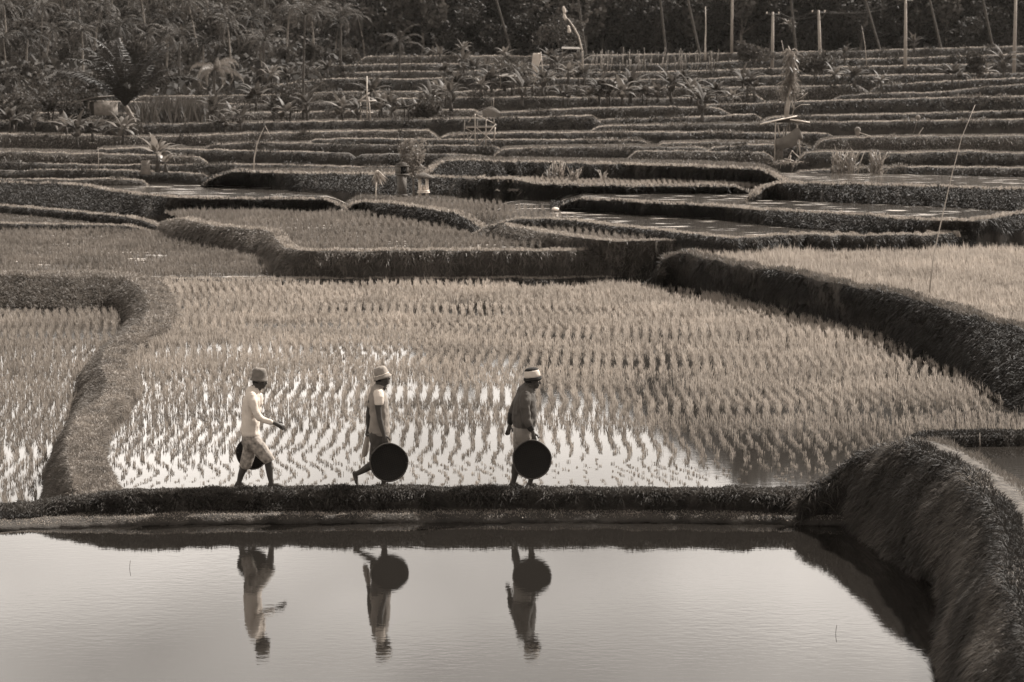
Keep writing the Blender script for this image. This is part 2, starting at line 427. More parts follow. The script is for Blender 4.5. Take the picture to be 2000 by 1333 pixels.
grass_on('bund_grass', Gb, (6, 9), 1.1, 9, M['bund_grass'], 'pale sunlit grass on the winding bund between the two nearest paddies', up=.8, out_=.3, lmin=.05, wpx=.7)
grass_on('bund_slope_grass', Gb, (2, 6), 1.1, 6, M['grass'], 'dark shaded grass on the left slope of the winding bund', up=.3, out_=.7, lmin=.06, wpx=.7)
# front bund of the left paddy
N3 = 60
fb = [curve([(-80, 1030), (60, 1022), (150, 1010)], z=-.5, n=N3), curve([(-80, 1019), (60, 1013), (140, 1003)], z=-.12, n=N3), curve([(-80, 1010), (60, 1004), (140, 996)], z=-.12, n=N3), curve([(-80, 1007), (60, 1001), (140, 993)], z=-.6, n=N3)]
o, Gf = loft('front_bund', fb, M['soil'], .02)
grass_on('front_bund_grass', Gf, (1, 6), .8, 6, M['grass_dark'], 'dark grass on the little bund in front of the left paddy', up=.7, lmin=.04)

# --- tall bank in the right foreground with a cracked mud crest
N4 = 260
r_shore = curve([(1560, 1024), (1640, 1024), (1690, 1052), (1760, 1103), (1820, 1140), (1845, 1165), (1846, 1200), (1838, 1270), (1850, 1333), (1870, 1420)], z=-.2, n=N4, jit=1.5)
r_shore0 = r_shore.copy(); r_shore0[:, 2] -= .5; r_shore0[:, 0] -= .05
lp = [(1575, 968, .2), (1625, 938, .38), (1652, 912, .55), (1700, 888, .74), (1760, 874, .95), (1800, 880, 1.0), (1850, 903, 1.0), (1903, 949, 1.0), (1946, 1002, 1.0), (1967, 1059, 1.0), (1969, 1137, 1.0), (1988, 1175, 1.0), (2015, 1270, 1.0), (2040, 1400, 1.0)]
r_lip = curve(lp, z=0, n=N4, jit=1.5)
r_mid = r_shore * .45 + r_lip * .55; r_mid[:, 2] += .06; r_mid[:, 0] -= .10; r_mid[:, 1] -= .10
rp = [(1600, 955, .2), (1650, 925, .38), (1680, 897, .55), (1730, 874, .74), (1790, 863, .95), (1838, 866, 1.0), (1903, 893, 1.0), (1960, 925, 1.0), (2010, 960, 1.0), (2060, 1010, 1.0), (2090, 1080, 1.0), (2110, 1150, 1.0), (2150, 1270, 1.0), (2190, 1400, 1.0)]
r_crest = curve(rp, z=0, n=N4, jit=1.2)
r_in = r_crest.copy(); r_in[:, 2] -= .35; r_in[:, 1] += .12; r_in[:, 0] += .08
o, Gr = loft('foreground_bank', [r_shore0, r_shore, r_mid, r_lip, r_crest, r_in], M['soil'], .05, sub=3)
o, Gm = loft('mud_path', [r_lip[60:] + (0.0, 0, .004), (r_lip[60:] * .5 + r_crest[60:] * .5) + (0, 0, .05), r_crest[60:] + (0, 0, .004)], M['mud'], .02, sub=4)
grass_on('foreground_grass', Gr, (3, 9), 1.1, 13, M['grass_bank'], 'long dark grass hanging down the tall foreground bank', up=.15, out_=.55, droop=1.1, lmin=.08, wpx=.75)
pt = lambda p: np.array([mnoise.noise((a * .9, b * .5, c * 1.5)) for a, b, c in p]) + rng.normal(0, .1, len(p)) > .1
grass_on('pale_weeds', Gr, (3, 10), .5, 16, M['grass'], 'paler dry weeds mixed into the foreground bank', up=.3, out_=.8, droop=1.0, lmin=.08, wpx=.7, cull=pt)
grass_on('foreground_rim_grass', Gr, (8, 10), .8, 13, M['grass_dark'], 'ragged grass along the rim of the mud path', up=.5, out_=.5, droop=.7, lmin=.06, wpx=.7)
grass_on('far_rim_grass', Gr, (11, 13), .5, 9, M['grass'], 'thin grass blades on the far edge of the mud path', up=1.0, out_=.2, droop=.5, lmin=.05, wpx=.6, cull=lambda p: (rng.random(len(p)) < .5))
# higher right pond behind the crest and its back bund
bb = curve([(1786, 862), (1830, 854), (1920, 851), (2060, 850), (2300, 850)], z=.93, n=80)
bf = bb + (0, -.12, -.25); bk = bb + (0, .35, .0); bk2 = bb + (0, .7, -1.2)
o, Gbb = loft('pond_bund', [bf, bb, bk, bk2], M['soil'], .02)
grass_on('pond_bund_grass', Gbb, (0, 5), .7, 6, M['grass_dark'], 'dark grass on the bund behind the small upper pond', up=.8, lmin=.03)
pr = [tuple(x) for x in r_crest[40:]] + [(9, 18, 0), (12, 30, 0)] + [tuple(x) for x in bb[::-1]]
flat('upper_pond_water', pr, .8, M['paddy'])
flat('pond_water', [(-14, 14, 0), (14, 14, 0), (14, 29.6, 0), (-14, 29.6, 0)], -.2, M['water'])
flat('pond_bed', [(-16, 10, 0), (16, 10, 0), (16, 33, 0), (-16, 33, 0)], -.7, M['soil'])
flat('left_paddy_water', [(-30, 30.2, 0), (-2, 30.2, 0), (-2, 68, 0), (-30, 68, 0)], -.45, M['paddy'])

# --- main paddy outline (z = 0)
f0_in = [(310, 556), (335, 590), (338, 618), (315, 648), (272, 668), (242, 690), (246, 720), (260, 745), (250, 770), (222, 800), (203, 825), (200, 860), (202, 900), (216, 928), (234, 960)]
f0_out = [(1590, 964), (1640, 935), (1700, 885), (1780, 862), (1830, 852), (2000, 851), (2080, 851), (2080, 830), (2000, 806), (1912, 760), (1860, 718), (1790, 690), (1720, 659), (1650, 641), (1527, 610), (1405, 582), (1300, 561), (1200, 556), (900, 558), (560, 557)]
f0 = [P(x, y, 0) for x, y in f0_in + f0_out]
f0w = [P(x - 12, y, 0) for x, y in f0_in] + [P(700, 975, 0), P(1600, 975, 0), P(1700, 940, 0), P(2000, 880, 0), P(2200, 860, 0), P(2200, 780, 0), P(1900, 700, 0), P(1500, 580, 0), P(1300, 545, 0), P(300, 545, 0)]
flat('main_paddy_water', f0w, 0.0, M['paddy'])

# ================================================================== TERRACES BEHIND
def terrace(lip, base=None, z=None, d=None, zb=None, drop=None, wb=.35, bund=.12, back=12, name='terrace_bank', surf=None,
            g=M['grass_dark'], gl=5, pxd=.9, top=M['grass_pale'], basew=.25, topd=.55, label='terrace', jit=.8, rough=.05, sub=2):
    """bank of one terrace: foot, face, grassy lip, bund and the level behind it"""
    n = max(20, int(abs(lip[-1][0] - lip[0][0]) / 5))
    Lc = curve(lip, z=z, d=d, n=n, jit=jit)
    t = np.gradient(Lc, axis=0); t[:, 2] = 0
    tp = np.ones(n); m_ = min(6 if d else 12, n // 4); ramp = np.sqrt(np.linspace(.0, 1, m_))
    if lip[0][0] > 0: tp[:m_] = ramp
    if lip[-1][0] < 2000: tp[-m_:] = ramp[::-1]
    k = np.ones(9) / 9
    for a in (0, 1): t[:, a] = np.convolve(np.pad(t[:, a], 4, mode='edge'), k, 'valid')
    t /= np.linalg.norm(t, axis=1)[:, None]
    nn = np.stack([t[:, 1], -t[:, 0], np.zeros(n)], 1)
    if base is not None:
        B = curve(base, z=zb, n=n, jit=jit) if d is None or zb is not None else None
    else:
        dr = drop if drop is not None else .5
        B = Lc + nn * basew * dr * 2; B[:, 2] -= dr
    zt = B[:, 2] - .12; Lc[:, 2] = zt + (Lc[:, 2] - zt) * tp
    B0 = B + nn * .05; B0[:, 2] -= .8
    mid = B * .5 + Lc * .5 + nn * .06; mid[:, 2] += .03
    top2 = Lc - nn * wb; top2[:, 2] += .01
    sf = Lc.copy(); sf[:, 1] += wb + .12; sf[:, 0] -= nn[:, 0] * .15; sf[:, 2] -= bund; sf[:, 2] = np.where(tp < 1, np.minimum(sf[:, 2], np.max(sf[:, 2])), sf[:, 2])
    bk = sf.copy(); bk[:, 1] += back; bk[:, 0] *= 1 + back / np.maximum(sf[:, 1], 1) * .98
    o, G = loft(name, [B0, B, mid, Lc, top2, sf, bk], M['turf'], rough, sub)
    grass_on('bank_grass', G, (sub, 3 * sub), pxd, gl, g, 'grass on the face of the ' + label, up=-.25, out_=.55, droop=1.0, lmin=.1)  # faces darker and lips paler by material colour, imitating shade and sun
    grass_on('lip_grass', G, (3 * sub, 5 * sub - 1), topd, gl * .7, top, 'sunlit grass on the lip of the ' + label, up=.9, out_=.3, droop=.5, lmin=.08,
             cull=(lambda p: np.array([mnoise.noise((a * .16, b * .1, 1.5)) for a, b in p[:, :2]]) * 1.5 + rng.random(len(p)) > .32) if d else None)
    if d: grass_on('weeds', G, (2 * sub, 4 * sub), .3, 6.5, M['grass'] if int(d) % 2 else M['grass_bank'], 'taller weeds scattered along the ' + label, up=.7, out_=.5, droop=.9, lmin=.15,
                   cull=lambda p: np.array([mnoise.noise((a * .5, b * .3, 9)) for a, b in p[:, :2]]) > .2)
    if not surf: grass_on('field_grass', G, (5 * sub, 6 * sub), .3, gl * .6, M['grass'], 'low growth on the flat behind the ' + label, up=.9, out_=.1, droop=.4, lmin=.08)
    if surf:
        a = sf.copy(); a[:, 2] += .025; b = bk.copy(); b[:, 2] = a[:, 2]
        V = np.vstack([a + (0, -.08, 0), b]); i = np.arange(n - 1)
        tag(mesh_obj('paddy_water', V, np.stack([i, i + 1, i + 1 + n, i + n], 1), surf), kind='structure')
    return Lc, G

# the big dark bank of the right field
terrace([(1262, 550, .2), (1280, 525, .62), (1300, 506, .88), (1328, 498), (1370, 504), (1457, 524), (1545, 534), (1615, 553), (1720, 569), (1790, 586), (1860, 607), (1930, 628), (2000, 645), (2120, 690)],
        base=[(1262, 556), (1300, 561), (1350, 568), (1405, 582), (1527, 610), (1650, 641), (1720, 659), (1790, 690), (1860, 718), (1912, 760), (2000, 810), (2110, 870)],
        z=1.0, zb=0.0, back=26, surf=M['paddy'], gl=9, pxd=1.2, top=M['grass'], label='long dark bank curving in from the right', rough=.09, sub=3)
# back bund of main paddy left, fronting the left middle field
terrace([(262, 545), (400, 547), (560, 547), (800, 545), (1000, 545), (1180, 543), (1290, 540)], z=.14, drop=.3, basew=.2, wb=.5, back=3, bund=.05, gl=3, label='low bund behind the main paddy')
flat('left_middle_water', [P(-300, 542, .17), P(700, 542, .17), P(700, 440, .17), P(-300, 440, .17)], .17, M['farwater'])
# centre field F2
terrace([(308, 418), (318, 413), (336, 422), (385, 436), (455, 445), (520, 452), (540, 466), (556, 484), (600, 491), (700, 491), (850, 491), (1000, 491), (1210, 488)],
        base=[(300, 440), (308, 452), (336, 470), (402, 484), (490, 501), (530, 517), (545, 538), (600, 543), (700, 544), (850, 543), (1000, 542), (1210, 541)],
        z=.92, zb=.15, back=26, surf=M['farwater'], gl=6, pxd=1.0, g=M['grass'], label='bank in front of the middle terrace')
# left side behind the left middle field
terrace([(-100, 437), (0, 438), (150, 440), (300, 444)], z=.40, drop=.3, back=14, gl=4, label='low bund on the far left')
terrace([(-100, 400), (0, 403), (100, 411), (200, 420), (310, 432)], z=.62, drop=.25, back=10, gl=4, label='second low bund on the far left')
terrace([(-100, 358), (0, 360), (140, 363), (210, 374), (280, 383), (385, 389), (500, 391), (600, 391), (690, 393)],
        base=[(-100, 393), (0, 396), (140, 409), (245, 418), (300, 422), (385, 417), (500, 417), (600, 416), (690, 414)],
        z=1.32, zb=.62, back=18, surf=M['farwater'], gl=6, label='dark bank on the left below the banana plants')
# FC and FD
terrace([(655, 418, .90), (672, 408, 1.10), (695, 396), (740, 397), (825, 408), (900, 418), (942, 425)],
        base=[(655, 422), (680, 417), (700, 417), (740, 425), (825, 438), (900, 450), (945, 461)], z=1.33, zb=.82, back=14, gl=6, label='dark bank left of the middle')
terrace([(925, 448, 1.07), (940, 437), (965, 438), (1035, 450), (1105, 461), (1192, 472), (1300, 470), (1420, 468), (1450, 461), (1550, 462), (1700, 465), (1850, 461), (1950, 452), (2050, 445), (2150, 440)],
        base=[(925, 462), (940, 464), (965, 467), (1035, 480), (1140, 491), (1182, 493), (1206, 540, .18), (1300, 538, .18), (1400, 532, .25), (1432, 498), (1450, 496), (1550, 495), (1700, 494), (1850, 492), (1950, 488), (2050, 488), (2150, 488)],
        z=1.25, zb=.85, back=12, gl=5, g=M['grass'], label='debris strewn bank right of the middle')
terrace([(958, 428), (1050, 428), (1133, 434), (1245, 447), (1350, 458), (1440, 465), (1560, 459), (1700, 461), (1850, 457), (1960, 440), (2100, 430)], z=1.45, drop=.3, back=16, surf=M['farwater'], gl=4, label='thin bund in front of the far pond')
terrace([(1080, 390), (1140, 391), (1300, 400), (1405, 405), (1510, 413), (1650, 421), (1790, 430), (1895, 432), (2000, 420), (2100, 418)],
        base=[(1080, 396), (1140, 405), (1300, 418), (1405, 425), (1510, 440), (1650, 451), (1790, 458), (1895, 456), (2000, 452), (2100, 450)], z=1.78, zb=1.38, back=14, surf=M['farwater'], gl=6, pxd=1.2, label='dark bund between the two far ponds')
terrace([(1470, 378, 1.97), (1484, 365, 2.2), (1510, 359), (1650, 362), (1825, 367), (2000, 373), (2120, 376)],
        base=[(1470, 384), (1482, 386), (1510, 388), (1650, 396), (1825, 403), (2000, 413), (2120, 420)], z=2.27, zb=1.7, back=16, surf=M['farwater'], gl=6, pxd=1.2, label='dark bank above the far pond')
# FI bright rice field and FH dark bank above it
terrace([(400, 336), (500, 338), (600, 341), (740, 344), (850, 348), (1000, 352), (1060, 362), (1200, 366), (1400, 366), (1490, 368)],
        base=[(400, 350), (500, 358), (600, 370), (740, 378), (850, 378), (1000, 378), (1060, 382), (1200, 382), (1400, 380), (1490, 382)], z=1.95, zb=1.35, back=14, gl=6, label='bank under the bright far field')
terrace([(838, 336, 2.16), (850, 322, 2.46), (870, 316), (1000, 318), (1100, 320), (1300, 325), (1450, 331), (1535, 336)],
        base=[(838, 343), (850, 345), (870, 346), (1000, 346), (1100, 348), (1300, 352), (1450, 355), (1535, 357)], z=2.55, zb=1.95, back=12, gl=6, pxd=1.2, label='straight dark bank beyond the bright field')
# distance-set lips further away: (lip polyline, depth, drop in metres)
FAR = [
 ([(680, 304), (760, 302), (860, 302), (965, 306)], 118, .7), ([(930, 238), (1100, 236), (1300, 232), (1500, 224)], 152, 1.0), ([(1370, 290), (1500, 284), (1610, 292)], 114, .9), ([(1270, 282), (1400, 279), (1590, 281)], 121, .8),
 ([(-80, 335), (100, 333), (250, 334), (330, 338), (420, 343)], 112.5, .5), ([(-80, 349), (80, 351), (250, 352), (300, 360)], 109.5, .5),
 ([(-80, 316), (0, 317), (140, 322), (270, 324), (420, 322), (560, 323), (700, 327), (850, 326)], 114, .6), ([(-80, 297), (0, 297), (175, 301), (385, 308), (410, 313)], 117, .6),
 ([(170, 294), (280, 290), (350, 293), (525, 296), (686, 301), (700, 306)], 120, .6),
 ([(390, 284), (525, 280), (700, 283), (965, 287), (975, 292)], 124, .5),
 ([(590, 275), (700, 272), (895, 274), (1100, 274), (1259, 276), (1275, 281)], 129, .45),
 ([(1222, 306), (1245, 297), (1400, 297), (1520, 300)], 108, .6), ([(1550, 308), (1604, 298), (1755, 300), (1870, 297), (2000, 301), (2120, 301)], 107, .65),
 ([(960, 293), (1100, 289), (1250, 288), (1400, 290)], 113, .7), ([(1540, 338), (1700, 328), (1850, 328), (2120, 330)], 101, .65),
 ([(1585, 291), (1600, 280), (1640, 271), (1790, 268), (2000, 266), (2120, 265)], 117, .8),
 ([(850, 266), (1000, 261), (1300, 259), (1510, 261), (1640, 262)], 135, .5),
 ([(1150, 248), (1300, 245), (1480, 242), (1600, 240), (1900, 236), (2120, 233)], 141, .5),
 ([(1480, 234), (1560, 228), (1800, 223), (2000, 217), (2120, 214)], 150, .5),
 ([(-80, 262), (100, 264), (300, 268), (480, 262), (650, 258), (860, 256)], 136, .8),
 ([(-80, 240), (150, 238), (300, 243), (480, 241), (640, 238), (783, 235), (1000, 231), (1180, 226)], 146, .9),
 ([(930, 223), (1000, 220), (1140, 213), (1315, 210), (1430, 214)], 158, .6), ([(1350, 207), (1480, 203), (1640, 197), (1900, 191), (2120, 188)], 165, 1.2),
 ([(-80, 226), (120, 222), (330, 224), (600, 220), (950, 215)], 166, .9), ([(1620, 190), (1700, 184), (1820, 182), (1900, 174), (2000, 166), (2120, 160)], 180, .8),
 ([(-80, 205), (200, 200), (500, 205), (737, 196), (982, 191), (1300, 193), (1500, 186)], 186, 1.1), ([(1700, 168), (1850, 160), (2120, 148)], 197, .8),
 ([(250, 190), (525, 186), (700, 180), (900, 180), (1035, 172), (1105, 168), (1300, 172), (1560, 170), (1700, 165)], 200, 1.1),
 ([(500, 172), (650, 155), (800, 156), (930, 152), (1300, 156), (1500, 150), (1720, 148), (2120, 140)], 218, 1.3),
 ([(640, 145), (850, 140), (1150, 142), (1350, 140), (1500, 135), (1700, 131), (2120, 122)], 240, 1.5),
 ([(600, 130), (750, 127), (900, 126), (1120, 129)], 254, 1.6), ([(690, 112), (900, 110), (1140, 112)], 284, 1.9),
 ([(1100, 128), (1300, 126), (1500, 118), (1700, 116), (1850, 112), (2120, 102)], 262, 1.7), ([(1130, 110), (1300, 107), (1500, 104), (1750, 98), (2120, 88)], 290, 1.9),
]
for i, (lp_, d_, dr_) in enumerate(FAR):
    dr_ *= .85
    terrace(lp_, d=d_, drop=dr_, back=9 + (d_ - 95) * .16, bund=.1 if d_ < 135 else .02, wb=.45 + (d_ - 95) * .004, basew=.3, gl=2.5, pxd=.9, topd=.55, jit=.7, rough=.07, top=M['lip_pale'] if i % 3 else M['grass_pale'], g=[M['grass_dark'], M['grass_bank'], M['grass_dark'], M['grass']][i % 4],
            label='far terrace', name='terrace_bank')

# ================================================================== RICE
def rice(name, poly, z, label, sp=.2, hfun=None, keep=None, nb=8, wave=1.0, m=None, wpx=.62, seed=0, tone=None):
    poly = np.asarray(poly); x0, y0 = poly[:, 0].min(), poly[:, 1].min(); x1, y1 = poly[:, 0].max(), poly[:, 1].max()
    X, Y = np.meshgrid(np.arange(x0 - 3, x1 + 3, sp * 1.08), np.arange(y0, y1, sp * .66)); X = X.ravel().copy(); Y = Y.ravel().copy()
    def wv(y): return wave * (.15 * np.sin(y * 1.25 + seed) + .07 * np.sin(y * 2.4 + 1 + seed) + .4 * np.sin(y * .23 + seed))
    X += wv(Y + .5 * np.sin(X * .35)) + rng.normal(0, .012, X.size); Y += rng.normal(0, .03, Y.size)
    k = inside(poly, X, Y); X, Y = X[k], Y[k]
    pxl = 1000 + X / Y * F; pyl = 200 + (HC - z) / Y * F
    h = hfun(pxl, pyl) if hfun else np.full(len(X), .25)
    cl = np.array([mnoise.noise((a * .55, b * .35, seed)) for a, b in zip(X, Y)])
    h = h * (1 + .5 * cl) * rng.uniform(.65, 1.25, len(X))
    k = rng.random(len(X)) < (keep(pxl, pyl, cl) if keep else .96)
    X, Y, h = X[k], Y[k], h[k]
    n = len(X); i = np.repeat(np.arange(n), nb); m_ = len(i)
    tone = tone or (lambda a, b: np.full(len(a), .42))
    p = np.stack([X[i] + rng.normal(0, .015, m_), Y[i] + rng.normal(0, .015, m_), np.full(m_, z - .01)], 1)
    th = rng.uniform(0, 2 * math.pi, m_); sprd = rng.uniform(.04, .36, m_)
    d = np.stack([np.cos(th) * sprd - .06, np.sin(th) * sprd, np.ones(m_)], 1)
    pix = Y[i] / (F * .512)
    tr = rng.random(n)
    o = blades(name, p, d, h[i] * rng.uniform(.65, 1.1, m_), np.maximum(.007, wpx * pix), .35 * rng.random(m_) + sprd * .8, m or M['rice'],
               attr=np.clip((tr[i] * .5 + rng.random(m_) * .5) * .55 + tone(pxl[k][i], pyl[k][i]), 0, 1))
    tag(o, label, 'rice', kind='stuff'); return n

def h0(px, py):
    h = np.interp(py, [550, 600, 640, 700, 780, 830, 880, 920, 960], [.25, .22, .19, .19, .17, .15, .11, .07, .05])
    h = h * np.where(px > 1150, 1.0 + .25 * (py < 850), 1.0)
    h *= np.interp(px + (py - 850) * .3, [0, 380, 520], [1.25, 1.25, 1.0])
    return h
def k0(px, py, cl):
    k = np.interp(py, [550, 800, 860, 900, 940, 960], [.97, .97, .93, .9, .8, .6])
    return np.where(px > 1380, k * np.interp(py, [855, 880, 960], [1, .6, .35]), k) * np.where(cl < -.42, .4, 1)
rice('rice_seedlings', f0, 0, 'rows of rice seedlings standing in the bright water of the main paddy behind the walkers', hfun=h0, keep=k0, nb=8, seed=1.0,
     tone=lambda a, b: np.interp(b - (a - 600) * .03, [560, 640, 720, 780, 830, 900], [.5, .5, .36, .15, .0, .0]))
fl = [P(x, y, -.45) for x, y in [(-60, 607), (222, 610), (240, 640), (210, 680), (185, 710), (158, 745), (150, 800), (130, 850), (108, 890), (92, 915), (60, 1000), (-60, 1003)]]
rice('left_rice', fl, -.45, 'rice rows in the left paddy beside the winding bund', hfun=lambda a, b: np.interp(b, [600, 800, 1000], [.22, .19, .19]), nb=8, seed=2.3, m=M['rice_left'])
fm = [P(x, y, .17) for x, y in [(-60, 452), (300, 453), (336, 472), (402, 486), (490, 503), (525, 520), (535, 536), (300, 541), (-60, 541)]]
rice('left_middle_rice', fm, .17, 'rice in the paddy above the left paddy', sp=.23, hfun=lambda a, b: np.full(len(a), .26), nb=7, seed=3.1, m=M['rice_mid'],
     keep=lambda px, py, cl: np.where(cl < -.25, .35, .93))
f2 = [P(x, y, .82) for x, y in [(320, 417), (345, 428), (385, 439), (455, 448), (520, 455), (560, 488), (1180, 487), (1030, 482), (945, 465), (820, 440), (740, 427), (690, 418)]]
rice('middle_rice', f2, .84, 'rice on the middle terrace between two curved dark banks', sp=.23, hfun=lambda a, b: np.full(len(a), .27), nb=7, seed=4.2, wave=.6, m=M['rice_mid'])
fr = [P(x, y, .9) for x, y in [(1335, 500), (1457, 528), (1545, 538), (1615, 557), (1720, 573), (1790, 590), (1860, 611), (1930, 632), (2000, 650), (2100, 690), (2100, 496), (1450, 498)]]
rice('right_rice', fr, .9, 'dense bright rice on the field above the long right bank', sp=.19, hfun=lambda a, b: np.full(len(a), .34), nb=10, seed=5.5, wave=.3)
fc = [P(x, y, 1.25) for x, y in [(712, 397), (825, 411), (940, 427), (1130, 431), (1060, 412), (930, 396), (820, 392)]]
rice('upper_middle_rice', fc, 1.23, 'rice on the small tongue shaped terrace below the shrines', sp=.2, hfun=lambda a, b: np.full(len(a), .26), nb=7, seed=6.1, m=M['rice_mid'], wave=.3)
fd = [P(x, y, 1.15) for x, y in [(960, 441), (1035, 453), (1105, 464), (1192, 475), (1400, 470), (1240, 452), (1130, 441)]]
rice('tongue_rice', fd, 1.15, 'rice on the narrow terrace behind the low curved bank', sp=.2, hfun=lambda a, b: np.full(len(a), .24), nb=7, seed=7.1, m=M['rice_mid'], wave=.3)
fi = [P(x, y, 1.86) for x, y in [(560, 343), (740, 347), (850, 351), (1000, 356), (1080, 366), (1530, 366), (1530, 357), (1300, 353), (1000, 347), (840, 342), (560, 341)]]
rice('bright_far_rice', fi, 1.84, 'thin bright strip of rice under the straight dark bank', sp=.2, hfun=lambda a, b: np.full(len(a), .22), nb=8, seed=8.1, wave=.3, m=M['straw'])

#@@OBJECTS
ORD = ['first', 'second', 'third', 'fourth', 'fifth', 'sixth', 'seventh', 'eighth', 'ninth', 'tenth', 'eleventh', 'twelfth', 'thirteenth', 'fourteenth', 'fifteenth', 'sixteenth', 'seventeenth', 'eighteenth', 'nineteenth', 'twentieth']
def nth(i): return ORD[i] if i < len(ORD) else {2: 'twenty-', 3: 'thirty-', 4: 'forty-', 5: 'fifty-'}[(i + 1) // 10] + ORD[(i + 1) % 10 - 1] if (i + 1) % 10 else {2: 'twentieth', 3: 'thirtieth', 4: 'fortieth', 5: 'fiftieth'}[(i + 1) // 10]
# ================================================================== PEOPLE
def shape_mesh(name, parts, voxel, mat_, parent=None, smooth=3, wrinkle=0, wscale=12, cut=None):
    """fuse tapered tubes / ellipsoids into one continuous surface"""
    bm = bmesh.new()
    for pt in parts:
        if pt[0] == 'e':            # ellipsoid: centre, radii, tilt(xz)
            _, c, r, tl = pt
            m = Matrix.Translation(c) @ Matrix.Rotation(tl, 4, 'Y') @ Matrix.Diagonal((*r, 1))
            bmesh.ops.create_uvsphere(bm, u_segments=18, v_segments=12, radius=1, matrix=m)
        else:                       # tube: points, radii (a in side plane, b in depth)
            _, pts, rad = pt
            pts = [Vector(p) for p in pts]; rad = [(r, r) if np.isscalar(r) else r for r in rad]
            t0 = (pts[1] - pts[0]).normalized(); t1 = (pts[-1] - pts[-2]).normalized()
            P2, R2 = [], []
            for f, s in ((.95, .32), (.6, .8)): P2.append(pts[0] - t0 * min(rad[0]) * f); R2.append((rad[0][0] * s, rad[0][1] * s))
            P2 += pts; R2 += rad
            for f, s in ((.6, .8), (.95, .32)): P2.append(pts[-1] + t1 * min(rad[-1]) * f); R2.append((rad[-1][0] * s, rad[-1][1] * s))
            rings = []
            for i, p in enumerate(P2):
                t = (P2[min(i + 1, len(P2) - 1)] - P2[max(i - 1, 0)]).normalized()
                y = Vector((0, 1, 0)) if abs(t.y) < .9 else Vector((1, 0, 0))
                b = (y - t * y.dot(t)).normalized(); a = t.cross(b)
                rings.append([bm.verts.new(p + a * math.cos(k * math.pi / 7) * R2[i][0] + b * math.sin(k * math.pi / 7) * R2[i][1]) for k in range(14)])
            for r0, r1 in zip(rings[:-1], rings[1:]):
                for k in range(14): bm.faces.new((r0[k], r0[(k + 1) % 14], r1[(k + 1) % 14], r1[k]))
            bm.faces.new(rings[0][::-1]); bm.faces.new(rings[-1])
    bmesh.ops.recalc_face_normals(bm, faces=bm.faces)
    me = bpy.data.meshes.new('tmp'); bm.to_mesh(me); bm.free()
    o = bpy.data.objects.new('tmp', me); COL.objects.link(o)
    md = o.modifiers.new('r', 'REMESH'); md.mode = 'VOXEL'; md.voxel_size = voxel
    if smooth: sm = o.modifiers.new('s', 'SMOOTH'); sm.factor = .5; sm.iterations = smooth
    dg = bpy.context.evaluated_depsgraph_get(); dg.update()
    me2 = bpy.data.meshes.new_from_object(o.evaluated_get(dg)); me2.name = name
    bpy.data.objects.remove(o); bpy.data.meshes.remove(me)
    if cut is not None:             # trim by planes: list of (point, normal) - keeps the side opposite to the normal
        b = bmesh.new(); b.from_mesh(me2)
        for c, nrm in cut:
            r = bmesh.ops.bisect_plane(b, geom=b.verts[:] + b.edges[:] + b.faces[:], plane_co=c, plane_no=nrm, clear_outer=True)
        b.to_mesh(me2); b.free()
    if wrinkle:
        me2.update(); nn = [v.normal.copy() for v in me2.vertices]
        for v, n_ in zip(me2.vertices, nn):
            q_ = Vector((v.co.x * wscale, v.co.y * wscale * .6, v.co.z * wscale * .8))
            k = mnoise.noise(q_) + .5 * mnoise.noise(q_ * 2.3)
            v.co += n_ * k * wrinkle
    for p in me2.polygons: p.use_smooth = True
    me2.materials.clear(); me2.materials.append(mat_)
    o = bpy.data.objects.new(name, me2); COL.objects.link(o)
    if parent: o.parent = parent
    return o

M['skin'] = mat('skin', .048, .6, .2, 8, spec=.2)
M['hair'] = mat('hair', .006, .7, .3, 40)
M['shirt_light'] = mat('shirt_light', .5, .9, .06, 6, .003, 60)
M['tee_white'] = mat('tee_white', .5, .9, .05, 6, .003, 60)
M['shirt_tan'] = mat('shirt_tan', .2, .9, .12, 8, .003, 60)
M['jacket'] = mat('jacket', .06, .85, .12, 8, .003, 60)
M['cuff'] = mat('dark_cuff', .015, .85, .2, 20)
M['shorts_print'] = mat('printed_shorts', .2, .85, .55, 18, .004, 40, v2=.34)
M['trouser'] = mat('grey_trousers', .05, .85, .15, 8, .004, 40)
M['satin'] = mat('pale_shorts', .16, .55, .15, 10, .004, 40)
M['hat_tan'] = mat('felt_hat', .13, .9, .25, 18, .003, 90)
M['hat_pale'] = mat('pale_hat', .2, .85, .35, 12, .003, 60)
M['knit_dark'] = mat('dark_knit', .014, .95, .2, 30, .003, 120)
M['knit_white'] = mat('white_knit', .45, .95, .05, 30, .002, 120)
M['pouch'] = mat('frosted_plastic', .28, .35, .1, 6, trans=.3)

def U(zx, zy, x0, gy, y=0.0): return Vector(((zx - x0) / 666., y, (gy - zy) / 666.))

